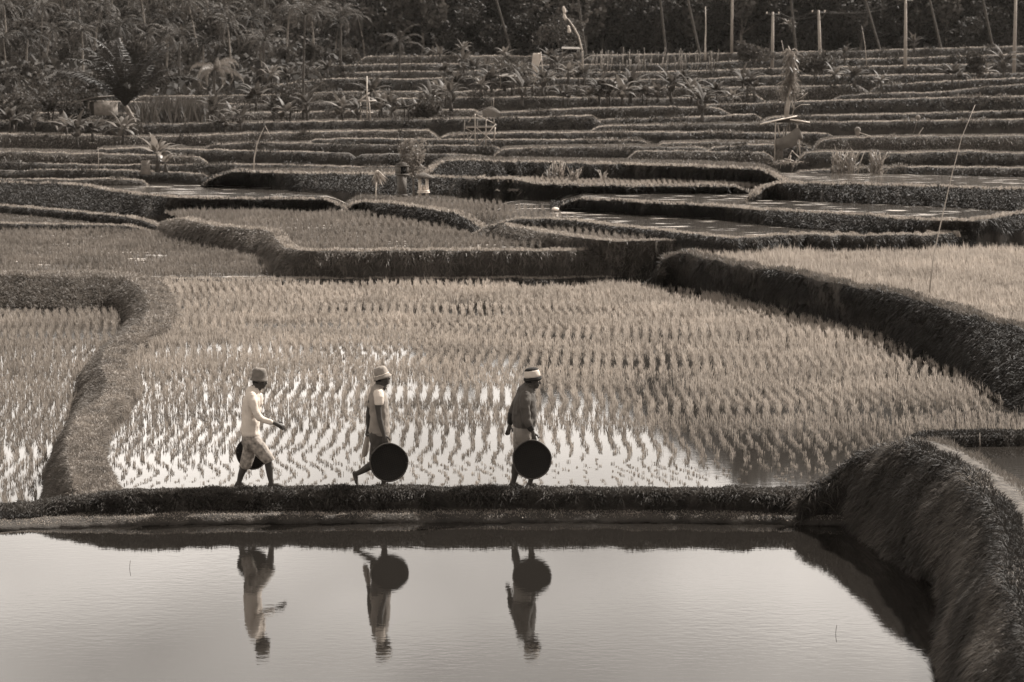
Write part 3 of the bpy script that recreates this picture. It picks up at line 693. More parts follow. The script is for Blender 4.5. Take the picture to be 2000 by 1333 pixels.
def hand(wrist, dirv, fing, curl, sidev, length=.17, thumb=1):
    """palm and five fingers; dirv = towards the fingertips, sidev = across the palm towards the thumb"""
    d = Vector(dirv).normalized(); s = Vector(sidev); s = (s - d * s.dot(d)).normalized(); nrm = d.cross(s).normalized() * fing
    w = Vector(wrist); parts = []
    pl = length * .5
    parts.append(('t', [w, w + d * pl * .5, w + d * pl], [.024, .03, .028]))
    for k in (-1.2, -.3, .6, 1.3):
        parts.append(('t', [w + d * pl * .2 + s * .008 * k, w + d * pl * .95 + s * .017 * k], [.013, .012]))
    for k, ln in zip((1.45, .5, -.45, -1.35), (.068, .078, .072, .056)):
        b = w + d * pl * .92 + s * .0185 * k; q_ = [b]; a = 0; dd = d
        for j, f in enumerate((.45, .32, .23)):
            a += curl * (.6 + .35 * j + .08 * k); dd = d * math.cos(a) + nrm * math.sin(a); q_.append(q_[-1] + dd * ln * f)
        parts.append(('t', q_, [.0098, .0092, .0085, .0075]))
    b = w + d * pl * .25 + s * .022 * thumb
    t1 = b + (d * .6 + s * .75 * thumb + nrm * .15).normalized() * .032
    t2 = t1 + (d * .85 + s * .35 * thumb + nrm * .5 * curl).normalized() * .030; t3 = t2 + (d + nrm * .8 * curl).normalized() * .022
    parts.append(('t', [b, t1, t2, t3], [.014, .0115, .0105, .0085]))
    return parts

def foot(ankle, toe, w=.035):
    a, t = Vector(ankle), Vector(toe); d = (t - a); heel = a - Vector((d.x, 0, 0)).normalized() * .035 + Vector((0, 0, -.045))
    mid = a * .45 + t * .55; parts = [('t', [a, heel], [.034, .030]), ('t', [heel, a * .7 + t * .3 + Vector((0, 0, -.02)), mid, t], [(.026, .030), (.034, .034), (.026, .040), (.014, .042)])]
    for k in range(5):
        b = t + Vector((0, (k - 2) * .017, 0)); parts.append(('t', [b - d.normalized() * .02, b + d.normalized() * (.028 - .005 * abs(k - 1))], [.011, .009]))
    return parts

def head(c, tilt, s=1.0):
    """profile head facing +X, c = centre of skull, tilt>0 looks down"""
    c = Vector(c); ct, st = math.cos(tilt), math.sin(tilt)
    def q_(x, z, y=0): return c + Vector((x * ct + z * st, y, -x * st + z * ct)) * s
    e = lambda x, z, y, rx, ry, rz, t=0: ('e', q_(x, z, y), (rx * s, ry * s, rz * s), tilt + t)
    return [e(0, .015, 0, .096, .074, .092), e(.035, -.045, 0, .062, .056, .075), e(.048, -.085, 0, .042, .042, .034),   # skull, face, jaw
            e(.072, -.098, 0, .018, .020, .015), ('t', [q_(.085, .008), q_(.108, -.032)], [.008 * s, .013 * s]),        # chin, nose
            e(.088, -.036, 0, .010, .018, .009), e(.088, -.060, 0, .012, .022, .006), e(.084, -.072, 0, .012, .020, .007),  # nostrils, lips
            ('t', [q_(.082, .014, -.040), q_(.090, .016, 0), q_(.082, .014, .040)], [.010 * s, .011 * s, .010 * s]),       # brow
            e(.060, -.040, -.038, .026, .018, .022), e(.060, -.040, .038, .026, .018, .022),                              # cheeks
            e(-.004, -.018, -.077, .018, .007, .030, .2), e(-.004, -.018, .077, .018, .007, .030, .2),                    # ears
            ('t', [q_(-.030, -.050), q_(.005, -.085), q_(-.01, -.145)], [.056 * s, .052 * s, .056 * s])], q_

def eyes(q_, parent, s=1):
    for y in (-.031, .031):
        b = bmesh.new(); bmesh.ops.create_uvsphere(b, u_segments=10, v_segments=8, radius=.012 * s, matrix=Matrix.Translation(q_(.074, -.006, y)))
        bm_obj('eye', b, M['white'], parent, True)

def brow_hair(q_, parent, low=-.05, moustache=False):
    parts = [('e', q_(-.030, .006), (.082 * .9, .078 * .9, .082 * .9), 0), ('t', [q_(-.075, .0), q_(-.072, low)], [.034, .026])]
    o = shape_mesh('hair', parts, .006, M['hair'], parent, 2)
    if moustache: shape_mesh('moustache', [('t', [q_(.088, -.056, -.024), q_(.099, -.051), q_(.088, -.056, .024)], [.006, .007, .006])], .003, M['hair'], parent, 1)
    return o

def lathe_hat(name, prof, c, tilt, material, parent, oval=1.12, seg=40, brimwave=0.0, thick=.003):
    """profile [(r,z)] turned round the head axis"""
    b = bmesh.new(); rings = []
    for r, z in prof:
        rings.append([b.verts.new((r * oval * math.cos(a), r * math.sin(a), z + brimwave * (r > .11) * math.sin(3 * a + 1)
                                   + .004 * mnoise.noise((math.cos(a) * 2, math.sin(a) * 2, z * 20)))) for a in [2 * math.pi * k / seg for k in range(seg)]])
    for r0, r1 in zip(rings[:-1], rings[1:]):
        for k in range(seg): b.faces.new((r0[k], r0[(k + 1) % seg], r1[(k + 1) % seg], r1[k]))
    if prof[-1][0] < .02: b.faces.new(rings[-1])
    bmesh.ops.recalc_face_normals(b, faces=b.faces)
    bmesh.ops.transform(b, matrix=Matrix.Translation(c) @ Matrix.Rotation(tilt, 4, 'Y'), verts=b.verts)
    o = bm_obj(name, b, material, parent, True)
    md = o.modifiers.new('thickness', 'SOLIDIFY'); md.thickness = thick; md.offset = 1
    return o

def weave_mat():
    m = bpy.data.materials.new('dark_woven_bamboo'); m.use_nodes = True
    nt = m.node_tree; N = nt.nodes; L = nt.links; p = N['Principled BSDF']; p.inputs['Roughness'].default_value = .75; p.inputs['Specular IOR Level'].default_value = .15
    tc = N.new('ShaderNodeTexCoord'); mp = N.new('ShaderNodeMapping'); mp.inputs['Rotation'].default_value = (0, 0, .5); mp.inputs['Scale'].default_value = (52, 52, 52)
    L.new(tc.outputs['Object'], mp.inputs[0])
    b = N.new('ShaderNodeTexChecker'); b.inputs['Scale'].default_value = 1
    b.inputs['Color1'].default_value = S(.024); b.inputs['Color2'].default_value = S(.009)
    L.new(mp.outputs[0], b.inputs['Vector'])
    n = N.new('ShaderNodeTexNoise'); n.inputs['Scale'].default_value = 7; L.new(tc.outputs['Object'], n.inputs['Vector'])
    mc = N.new('ShaderNodeMix'); mc.data_type = 'RGBA'; mc.inputs[7].default_value = S(.009); L.new(n.outputs['Fac'], mc.inputs[0]); L.new(b.outputs['Color'], mc.inputs[6])
    L.new(mc.outputs[2], p.inputs['Base Color'])
    bp = N.new('ShaderNodeBump'); bp.inputs['Distance'].default_value = .003; L.new(b.outputs['Fac'], bp.inputs['Height']); L.new(bp.outputs[0], p.inputs['Normal'])
    return m
M['weave'] = weave_mat(); M['rim'] = mat('dark_rim', .05, .6, .4, 10)

def tray(c, r, yaw, tilt, label, inward=1):
    t = empty('winnowing_tray', c); t.rotation_euler = (R(90) + tilt, 0, yaw)
    tag(t, label, 'tray', 'round woven trays carried by the walkers')
    b = bmesh.new(); rings = []
    for k in range(11):
        f = k / 10; rr = r * f; z = inward * (.035 * (1 - f ** 3))
        rings.append([b.verts.new((rr * math.cos(a), rr * math.sin(a), z)) for a in [2 * math.pi * j / 56 for j in range(56)]] if k else [b.verts.new((0, 0, z))])
    for j in range(56): b.faces.new((rings[0][0], rings[1][j], rings[1][(j + 1) % 56]))
    for r0, r1 in zip(rings[1:-1], rings[2:]):
        for j in range(56): b.faces.new((r0[j], r1[j], r1[(j + 1) % 56], r0[(j + 1) % 56]))
    o = bm_obj('woven_panel', b, M['weave'], t, True); md = o.modifiers.new('thickness', 'SOLIDIFY'); md.thickness = .004
    pts = [(math.cos(a) * (r + .003 * math.sin(5 * a)), math.sin(a) * (r + .003 * math.cos(4 * a)), 0) for a in np.linspace(0, 2 * math.pi, 65)]
    MB().tube(pts, .0095, 8).build('rim', M['rim'], t, True)
    return t

FEETZ = .155
def place(px, d=29.62):
    q_ = P(px, 958, d=d); return Vector((q_[0], q_[1], FEETZ))

# ---- first walker: felt hat, light long-sleeved shirt, printed shorts, moustache
x0, gy = 430, 1236
def A(zx, zy, y=0): return U(zx, zy, x0, gy, y)
p1 = empty('person', place(400 + x0 / 4.442)); tag(p1, 'rear walker in felt hat, light long sleeved shirt and printed shorts, arm swinging forward', 'person', 'walkers crossing on the footpath')
hp, q1 = head(A(490, 292), R(12), .90)
body = hp + [
 ('t', [A(452, 350), A(440, 392)], [.052, .06]),
 ('t', [A(425, 410), A(415, 500), A(405, 620), A(400, 740), A(402, 800)], [(.085, .17), (.105, .175), (.10, .155), (.10, .15), (.105, .16)]),
 # near arm
 ('t', [A(432, 415, -.17), A(445, 500, -.20), A(486, 598, -.215)], [.050, .043, .036]),
 ('t', [A(486, 598, -.215), A(545, 630, -.22), A(632, 652, -.215)], [.037, .033, .024]),
 # far arm, bent down to the tray behind the legs
 ('t', [A(425, 415, .17), A(405, 520, .21), A(400, 610, .23)], [.048, .042, .035]),
 ('t', [A(400, 610, .23), A(400, 700, .24), A(402, 780, .25)], [.035, .032, .023]),
 # rear leg
 ('t', [A(395, 790, .07), A(375, 910, .07), A(362, 1015, .07)], [.085, .072, .055]),
 ('t', [A(362, 1015, .07), A(335, 1070, .07), A(308, 1140, .07), A(290, 1206, .07)], [.052, .056, .043, .032]),
 # front leg
 ('t', [A(420, 795, -.07), A(490, 900, -.075), A(556, 1000, -.075)], [.085, .072, .056]),
 ('t', [A(556, 1000, -.075), A(568, 1060, -.075), A(574, 1130, -.075), A(586, 1196, -.075)], [.050, .053, .041, .031]),
] + hand(A(632, 652, -.215), (1, -.02, -.55), -1, .22, (.4, .5, .8)) + hand(A(402, 780, .25), (-.05, 0, -1), 1, .9, (1, 0, 0)) \
  + foot(A(588, 1198, -.075), A(690, 1222, -.075)) + foot(A(288, 1206, .07), A(355, 1236, .07))
shape_mesh('body', body, .0055, M['skin'], p1, 3); eyes(q1, p1, .9)
brow_hair(q1, p1, -.055, True)
shape_mesh('shirt', [('t', [A(452, 362), A(440, 392)], [(.060, .062), (.075, .10)]),
 ('t', [A(432, 408), A(418, 480), A(408, 600), A(402, 700), A(402, 765)], [(.100, .185), (.128, .19), (.125, .175), (.122, .17), (.124, .175)]),
 ('t', [A(490, 420), A(500, 500)], [(.030, .07), (.028, .07)]),
 ('t', [A(432, 418, -.165), A(447, 500, -.205), A(488, 600, -.22)], [.066, .058, .048]), ('t', [A(488, 600, -.22), A(545, 630, -.225), A(598, 643, -.222)], [.046, .042, .036]),
 ('t', [A(425, 415, .17), A(405, 520, .21), A(400, 610, .23), A(400, 720, .24)], [.062, .054, .046, .036])],
 .008, M['shirt_light'], p1, 2, .014, 9, cut=[(A(400, 787), Vector((0, 0, -1))), (A(452, 352), Vector((.3, 0, 1)))])
shape_mesh('collar', [('t', [A(440, 346, -.04), A(478, 366, -.03), A(500, 392, 0)], [.014, .013, .012]), ('t', [A(440, 346, .04), A(478, 366, .03), A(500, 392, 0)], [.014, .013, .012]), ('t', [A(440, 346, -.045), A(430, 344, 0), A(440, 346, .045)], [.014, .014, .014])], .005, M['shirt_light'], p1, 2)
shape_mesh('shorts', [('t', [A(402, 760), A(402, 800), A(406, 840)], [(.115, .165), (.122, .17), (.125, .16)]),
 ('t', [A(398, 820, .07), A(385, 920, .07), A(362, 1010, .07), A(352, 1050, .07)], [(.098, .10), (.094, .095), (.083, .09), (.078, .09)]),
 ('t', [A(425, 820, -.07), A(488, 895, -.075), A(545, 965, -.075), A(575, 1005, -.075)], [(.10, .10), (.098, .098), (.088, .092), (.076, .09)])],
 .009, M['shorts_print'], p1, 2, .009, 9, cut=[(A(572, 1004), Vector((.45, 0, -.9))), ])
lathe_hat('hat', [(.104, -.052), (.098, -.034), (.088, -.012), (.087, .005), (.085, .05), (.080, .085), (.068, .104), (.040, .112), (.012, .113)], A(484, 262), R(5), M['hat_tan'], p1, 1.08, brimwave=.003)
tray(p1.location + A(385, 975, .33), .212, R(-8), R(4), 'dark woven tray half hidden behind the legs of the walker in printed shorts', 1)

# ---- second walker: pale hat tipped up, short sleeved tee, carries tray and pouch
x0, gy = 430, 1236
p2 = empty('person', place(640 + x0 / 4.442)); tag(p2, 'middle walker in tipped back bucket hat and short sleeved shirt, one bare foot lifting', 'person', 'walkers crossing on the footpath')
hp, q2 = head(A(478, 268), R(-6), .90)
body = hp + [
 ('t', [A(455, 320), A(445, 360)], [.05, .06]),
 ('t', [A(440, 385), A(445, 480), A(445, 600), A(440, 700), A(430, 770)], [(.08, .165), (.10, .17), (.10, .15), (.10, .15), (.105, .155)]),
 ('t', [A(455, 395, -.17), A(450, 500, -.20), A(462, 605, -.215)], [.048, .044, .036]),
 ('t', [A(462, 605, -.215), A(480, 680, -.23), A(502, 755, -.24)], [.037, .035, .024]),
 ('t', [A(415, 400, .17), A(372, 490, .20), A(352, 580, .21)], [.048, .043, .036]),
 ('t', [A(352, 580, .21), A(345, 670, .21), A(345, 735, .20)], [.036, .033, .024]),
 ('t', [A(435, 770, .07), A(420, 900, .07), A(408, 1030, .07)], [.085, .070, .052]),       # rear leg thigh
 ('t', [A(408, 1030, .07), A(360, 1062, .07), A(300, 1100, .07), A(252, 1126, .07)], [.050, .054, .042, .032]),
 ('t', [A(440, 770, -.07), A(470, 900, -.07), A(490, 1020, -.07)], [.085, .072, .054]),
 ('t', [A(490, 1020, -.07), A(492, 1080, -.07), A(492, 1150, -.07), A(490, 1205, -.07)], [.050, .054, .041, .031]),
] + hand(A(502, 755, -.24), (.2, -.05, -1), -1, .85, (1, 0, .1)) + hand(A(345, 735, .20), (-.1, 0, -1), 1, 1.2, (1, .2, 0)) \
  + foot(A(492, 1205, -.07), A(575, 1230, -.07)) \
  + [('t', [A(254, 1124, .07), A(226, 1122, .07)], [.033, .028]), ('t', [A(226, 1124, .07), A(240, 1165, .07), A(246, 1205, .07), A(258, 1232, .07)], [(.028, .030), (.030, .034), (.024, .040), (.013, .042)])] \
  + [('t', [A(254, 1226, .07 + (k - 2) * .017), A(274, 1236, .07 + (k - 2) * .017)], [.010, .009]) for k in range(5)]
shape_mesh('body', body, .0055, M['skin'], p2, 3); eyes(q2, p2, .9)
brow_hair(q2, p2, -.062)
shape_mesh('shirt', [('t', [A(452, 345), A(445, 372)], [(.056, .058), (.075, .10)]),
 ('t', [A(440, 392), A(448, 480), A(452, 580), A(455, 680), A(455, 745)], [(.095, .18), (.122, .185), (.130, .17), (.135, .168), (.142, .175)]),
 ('t', [A(415, 402, .165), A(380, 480, .20), A(368, 530, .21)], [.064, .058, .052])],
 .008, M['shirt_tan'], p2, 2, .014, 9, cut=[(A(450, 770), Vector((-.12, 0, -1))), (A(450, 332), Vector((.3, 0, 1)))])
shape_mesh('sleeve', [('t', [A(452, 392, -.155), A(458, 430, -.195), A(458, 480, -.208)], [(.070, .058), (.066, .058), (.062, .056)])], .006, M['tee_white'], p2, 2, .004, 12, cut=[(A(458, 490), Vector((0, 0, -1)))])
shape_mesh('collar', [('t', [A(415, 340, -.03), A(450, 334, -.055), A(485, 346, -.05), A(515, 362, 0)], [.010, .011, .011, .010]), ('t', [A(415, 340, .03), A(450, 334, .055), A(485, 346, .05), A(515, 362, 0)], [.010, .011, .011, .010])], .005, M['shirt_tan'], p2, 1)
shape_mesh('trousers', [('t', [A(440, 740), A(438, 780), A(438, 830)], [(.112, .16), (.115, .165), (.112, .155)]),
 ('t', [A(430, 800, .07), A(412, 920, .07), A(395, 1010, .07)], [(.088, .092), (.074, .08), (.064, .07)]),
 ('t', [A(445, 800, -.07), A(462, 920, -.07), A(475, 1020, -.07), A(478, 1075, -.07)], [(.09, .092), (.078, .082), (.07, .076), (.066, .072)])],
 .009, M['trouser'], p2, 2, .006, 10, cut=[(A(370, 1018, 0), Vector((-.72, 0, -.6)))])
lathe_hat('hat', [(.116, -.062), (.106, -.044), (.090, -.020), (.088, -.012), (.084, .03), (.078, .064), (.066, .084), (.040, .094), (.012, .096)], A(472, 236), R(-18), M['hat_pale'], p2, 1.08, brimwave=.005)
lathe_hat('hat_band', [(.0905, -.016), (.0885, -.006)], A(472, 236), R(-18), M['white'], p2, 1.095, thick=.002)
tray(p2.location + A(546, 985, -.33), .247, R(6), R(-3), 'dark woven tray held in front of the middle walker by its top rim', -1)
pch = empty('water_pouch', p2.location + A(338, 800, .20)); tag(pch, 'pale frosted pouch hanging from the rear hand of the middle walker', 'pouch')
def B_(zx, zy, y=0): return A(zx, zy, y) - A(338, 800, 0)
shape_mesh('bag', [('t', [B_(338, 815), B_(330, 880), B_(318, 940), B_(312, 965)], [(.032, .02), (.042, .035), (.044, .042), (.04, .04)])], .006, M['pouch'], pch, 1, .004, 14)
MB().tube([B_(340, 765), B_(341, 790), B_(338, 812)], [.008, .012, .014]).build('neck', M['pouch'], pch, True)

# ---- leading walker: striped knit cap, dark jacket, pale shorts
x0, gy = 430, 1240
p3 = empty('person', place(930 + x0 / 4.442)); tag(p3, 'leading walker in white banded knit cap, grey jacket and pale shorts', 'person', 'walkers crossing on the footpath')
hp, q3 = head(A(494, 292), R(10), .95)
body = hp + [
 ('t', [A(452, 345), A(440, 392)], [.055, .062]),
 ('t', [A(425, 410), A(415, 500), A(412, 620), A(405, 720), A(400, 780)], [(.09, .175), (.11, .18), (.11, .165), (.105, .155), (.105, .16)]),
 ('t', [A(432, 415, -.17), A(432, 520, -.21), A(440, 625, -.22)], [.052, .046, .038]),
 ('t', [A(440, 625, -.22), A(462, 680, -.235), A(492, 735, -.25)], [.038, .035, .025]),
 ('t', [A(395, 420, .17), A(345, 520, .21), A(308, 610, .22)], [.05, .045, .038]),
 ('t', [A(308, 610, .22), A(298, 670, .22), A(290, 715, .21)], [.037, .034, .025]),
 ('t', [A(390, 780, .07), A(375, 910, .07), A(358, 1020, .07)], [.085, .074, .056]),
 ('t', [A(358, 1020, .07), A(342, 1070, .07), A(335, 1140, .07), A(322, 1205, .07)], [.052, .058, .045, .033]),
 ('t', [A(410, 780, -.07), A(450, 910, -.07), A(485, 1020, -.07)], [.085, .074, .056]),
 ('t', [A(485, 1020, -.07), A(485, 1080, -.07), A(480, 1140, -.07), A(468, 1196, -.07)], [.050, .052, .040, .031]),
] + hand(A(492, 735, -.25), (.15, -.05, -1), -1, .8, (1, 0, .1)) + hand(A(290, 715, .21), (-.25, 0, -1), -1, .35, (1, .3, 0)) \
  + foot(A(470, 1196, -.07), A(555, 1228, -.07)) + foot(A(322, 1205, .07), A(385, 1236, .07))
shape_mesh('body', body, .0055, M['skin'], p3, 3); eyes(q3, p3, 1)
brow_hair(q3, p3, -.075)
shape_mesh('jacket', [('t', [A(452, 352), A(440, 392)], [(.066, .068), (.09, .11)]),
 ('t', [A(428, 412), A(420, 480), A(418, 580), A(418, 650), A(418, 690)], [(.12, .19), (.148, .20), (.162, .19), (.168, .19), (.150, .178)]),
 ('t', [A(430, 420, -.165), A(425, 520, -.215), A(440, 622, -.23)], [.076, .068, .060]), ('t', [A(440, 622, -.23), A(455, 662, -.238)], [.060, .056]),
 ('t', [A(395, 425, .165), A(348, 520, .21), A(312, 605, .22)], [.068, .060, .052])],
 .008, M['jacket'], p3, 2, .016, 9, cut=[(A(418, 708), Vector((0, 0, -1))), (A(452, 335), Vector((.25, 0, 1)))])
shape_mesh('collar', [('t', [A(432, 330, -.05), A(470, 342, -.055), A(498, 372, -.02), A(505, 388, 0)], [.018, .018, .015, .012]), ('t', [A(432, 330, .05), A(470, 342, .055), A(498, 372, .02), A(505, 388, 0)], [.018, .018, .015, .012]), ('t', [A(432, 330, -.05), A(418, 328, 0), A(432, 330, .05)], [.018, .018, .018])], .006, M['jacket'], p3, 2)
shape_mesh('cuff', [('t', [A(452, 655, -.235), A(475, 700, -.245)], [.052, .044])], .006, M['cuff'], p3, 1, .006, 20)
shape_mesh('cuff', [('t', [A(308, 608, .22), A(294, 688, .22)], [.052, .046])], .006, M['cuff'], p3, 1, .006, 20)
shape_mesh('shorts', [('t', [A(412, 690), A(410, 740), A(408, 790)], [(.13, .165), (.14, .17), (.13, .165)]),
 ('t', [A(392, 770, .07), A(378, 850, .07), A(374, 880, .07)], [(.105, .10), (.095, .095), (.085, .09)]),
 ('t', [A(412, 770, -.07), A(438, 860, -.07), A(452, 900, -.07)], [(.11, .10), (.10, .095), (.09, .09)])],
 .009, M['satin'], p3, 2, .007, 10, cut=[(A(378, 895), Vector((0, 0, -1)))])
lathe_hat('cap_rim', [(.098, -.068), (.103, -.058), (.104, -.042), (.099, -.026)], A(486, 252), R(-8), M['knit_dark'], p3, 1.10, thick=.006)
lathe_hat('cap_stripe', [(.1035, -.052), (.1040, -.046)], A(486, 252), R(-8), M['trouser'], p3, 1.115, thick=.006)
lathe_hat('cap_band', [(.096, -.028), (.094, .0), (.087, .045), (.079, .066)], A(486, 252), R(-8), M['knit_white'], p3, 1.09, thick=.005)
lathe_hat('cap_crown', [(.081, .062), (.074, .078), (.058, .090), (.03, .095), (.012, .093)], A(486, 252), R(-8), M['knit_dark'], p3, 1.09, thick=.005)
tray(p3.location + A(483, 963, -.34), .250, R(-4), R(-4), 'nearly black round tray carried at the side of the leading walker in the jacket', -1)

M['banana_leaf'] = mat('banana_leaf', .11, .6, .4, .8, attr=.6, trans=.3)
M['leaf_deep'] = mat('deep_green_frond', .03, .6, .4, .5, attr=.5, trans=.12)
# ================================================================== VEGETATION PROTOTYPES
def frond(mb, base, az_, el0, length, droop, nl=16, lw=.05, ll=.45, hang=.5, seg=9):
    """pinnate palm frond"""
    d = np.array((math.cos(az_), math.sin(az_), 0.)); pts = [np.array(base, float)]; e = el0
    for k in range(seg):
        pts.append(pts[-1] + (d * math.cos(e) + np.array((0, 0, 1.)) * math.sin(e)) * length / seg); e -= droop / seg * (1 + k * .12)
    pts = np.array(pts); mb.tube(pts, np.linspace(.035, .008, len(pts)) * length / 3.5, 4)
    sd = np.array((-d[1], d[0], 0.)); n = nl * 2
    t = np.linspace(.14, .99, nl); idx_ = t * seg; i0 = np.minimum(idx_.astype(int), seg - 1); f = (idx_ - i0)[:, None]
    p = pts[i0] * (1 - f) + pts[i0 + 1] * f; tg = pts[i0 + 1] - pts[i0]; tg /= np.linalg.norm(tg, axis=1)[:, None]
    L_ = ll * length / 3.5 * np.sin(np.clip(t * 1.05, 0, 1) * math.pi * .85 + .35) + .1
    for s in (-1, 1):
        dr = tg * .55 + sd * s * .85 + np.array((0, 0, -hang)) * rng.uniform(.6, 1.3, nl)[:, None] + rng.normal(0, .08, (nl, 3)); dr /= np.linalg.norm(dr, axis=1)[:, None]
        wv = tg * lw * length / 3.5; tip = p + dr * L_[:, None]; md = p + dr * L_[:, None] * .5
        V = np.stack([p, md - wv, tip, md + wv], 1).reshape(-1, 3)
        mb.add(V, (np.arange(nl) * 4)[:, None] + np.arange(4), None, np.repeat(rng.random(nl), 4))

def palm(name, label, h, lean, nf, fl, mleaf, mbark, trunk_r=.16, up=(1.2, -.7), hang=.6, droop=1.6, nl=15, lw=.05):
    t = empty(name); tag(t, label, 'palm')
    pts = [(lean[0] * (k / 8) ** 1.6 * h, lean[1] * (k / 8) ** 1.6 * h, h * k / 8) for k in range(9)]
    MB().tube(pts, np.linspace(trunk_r * 1.35, trunk_r * .75, 9), 7).build('trunk', mbark, t, True)
    cm = MB(); top = pts[-1]
    for k in range(nf):
        e = up[0] + (up[1] - up[0]) * k / nf + rng.uniform(-.15, .15)
        frond(cm, top, k * 2.4 + rng.uniform(-.3, .3), e, fl * rng.uniform(.8, 1.1), droop * rng.uniform(.7, 1.2), nl=nl, hang=hang, lw=lw)
    cm.build('crown', mleaf, t); return t

def tree(name, label, h, r, nleaf, ls, mleaf, mbark, lumps=9, flat_=.8, cat='tree', tr=.16):
    t = empty(name); tag(t, label, cat)
    tb = MB().tube([(0, 0, -.3), (rng.uniform(-.2, .2), 0, h * .3), (rng.uniform(-.4, .4), 0, h * .6), (0, 0, h * .85)], [tr, tr * .8, tr * .5, tr * .15])
    C_ = []
    for k in range(lumps):
        c = np.array((rng.normal(0, r * .45), rng.normal(0, r * .45), h * rng.uniform(.42, .95))); rr = r * rng.uniform(.32, .62)
        tb.tube([(0, 0, h * rng.uniform(.3, .5)), tuple(c * .6 + np.array((0, 0, h * .2))), tuple(c)], [tr * .4, tr * .25, .02], 5)
        v = rng.normal(size=(nleaf // lumps, 3)); v /= np.linalg.norm(v, axis=1)[:, None]; v *= rr * rng.uniform(.55, 1.05, len(v))[:, None] ** .5
        v[:, 2] *= flat_; C_.append(c + v)
    tb.build('trunk', mbark, t, True)
    V, Q, a = leaf_cards(np.vstack(C_), ls, .6); mesh_obj('crown', V, Q, mleaf, t, attr=a); return t

def banana_leaf(az_, e0, ln, wd, droop, seg=8):
    d = np.array((math.cos(az_), math.sin(az_), 0.)); sd = np.array((-d[1], d[0], 0.)); p = np.zeros(3); e = e0; V = []; 
    for k in range(seg + 1):
        f = k / seg; w_ = wd * (math.sin(min(1, f * 1.08) ** .7 * math.pi) * .5 if f > .14 else .02) * (1 if rng.random() > .12 else .7)
        nrm = np.array((0, 0, 1.)) * math.cos(e) - d * math.sin(e)
        V += [p - sd * w_ - nrm * w_ * .35, p + nrm * .0, p + sd * w_ - nrm * w_ * .35]
        p = p + (d * math.cos(e) + np.array((0, 0, 1.)) * math.sin(e)) * ln / seg; e -= droop / seg * (.5 + f)
    Q = [(3 * k + j, 3 * k + j + 1, 3 * k + j + 4, 3 * k + j + 3) for k in range(seg) for j in (0, 1)]
    return np.array(V), Q

def banana(label, h=2.0, nl=9, ln=1.5, wd=.36, m=None, stems=1, e=(1.45, .3), cat='banana plant'):
    t = empty('banana_plant'); tag(t, label, cat, None)
    for s in range(stems):
        ox = np.array((rng.uniform(-.5, .5), rng.uniform(-.3, .3), 0)) * (s > 0); hh = h * (1 if s == 0 else rng.uniform(.4, .8)) * .42
        MB().tube([ox, ox + (.03, 0, hh * .5), ox + (.0, 0, hh)], [.12, .09, .05], 8).build('stem', M['bark_dark'], t, True)
        for k in range(nl if s == 0 else 5):
            V, Q = banana_leaf(k * 2.4 + rng.uniform(-.4, .4), e[0] + (e[1] - e[0]) * k / nl, ln * rng.uniform(.75, 1.1) * (1 if s == 0 else .65), wd, rng.uniform(1.0, 2.6))
            mesh_obj('leaf', V + ox + (0, 0, hh), np.array(Q), m or M['leaf_light'], t, smooth=True, attr=np.full(len(V), rng.random()))
    return t

def at(px, py, d): return P(px, py, d=d)

# ================================================================== PALMS ON THE HILL (left) AND TALL PALMS (right)
HF = 'coconut palms scattered up the wooded hillside'
pz = []
for k, (h, ln_, m_) in enumerate([(6.5, (.08, .02), 'leaf_mid'), (5.5, (-.12, 0), 'leaf_dark'), (7.5, (.16, 0), 'leaf_mid')]):
    pz.append(palm('palm_tree', 'slender coconut palm with a ragged drooping crown on the wooded hillside', h, ln_, 17, 3.6, M[m_], M['bark'], nl=13, lw=.10, trunk_r=.12))
cells = []
for row, (py_, d_) in enumerate([(170, 225), (140, 262), (118, 300), (90, 345), (62, 392), (36, 445), (12, 490), (-14, 540)]):
    for px_ in np.arange(-30 + (row % 2) * 28, 760 - row * 6, 58):
        if row == 0: continue
        if row == 1 and px_ > 560: continue
        cells.append((px_ + rng.uniform(-22, 22), py_ + rng.uniform(-9, 9), d_ * rng.uniform(.96, 1.04)))
RWN = ['', 'lowest row', 'second row up', 'third row up', 'fourth row up', 'fifth row up', 'topmost visible row', 'top row']
cells = [c + (min(range(8), key=lambda r: abs([225, 262, 300, 345, 392, 445, 490, 540][r] - c[2])),) for c in cells]
cells.sort(key=lambda c: (c[3], c[0])); pk = {}
for i, (px_, py_, d_, row) in enumerate(cells):
    x_ = (px_ - 1000) / F * d_; z_ = gz(x_, d_)
    o = pz[i] if i < 3 else copy_tree(pz[i % 3])
    o.location = (x_, d_, z_ - .3); s_ = rng.uniform(.7, 1.1); o.scale = (s_,) * 3; o.rotation_euler = (0, 0, rng.uniform(0, 6.28))
    o['group'] = HF
    k = pk.get(row, 0); pk[row] = k + 1
    o['label'] = 'coconut palm ' + nth(k) + ' from the left, ' + RWN[row] + ' of the wooded hillside'
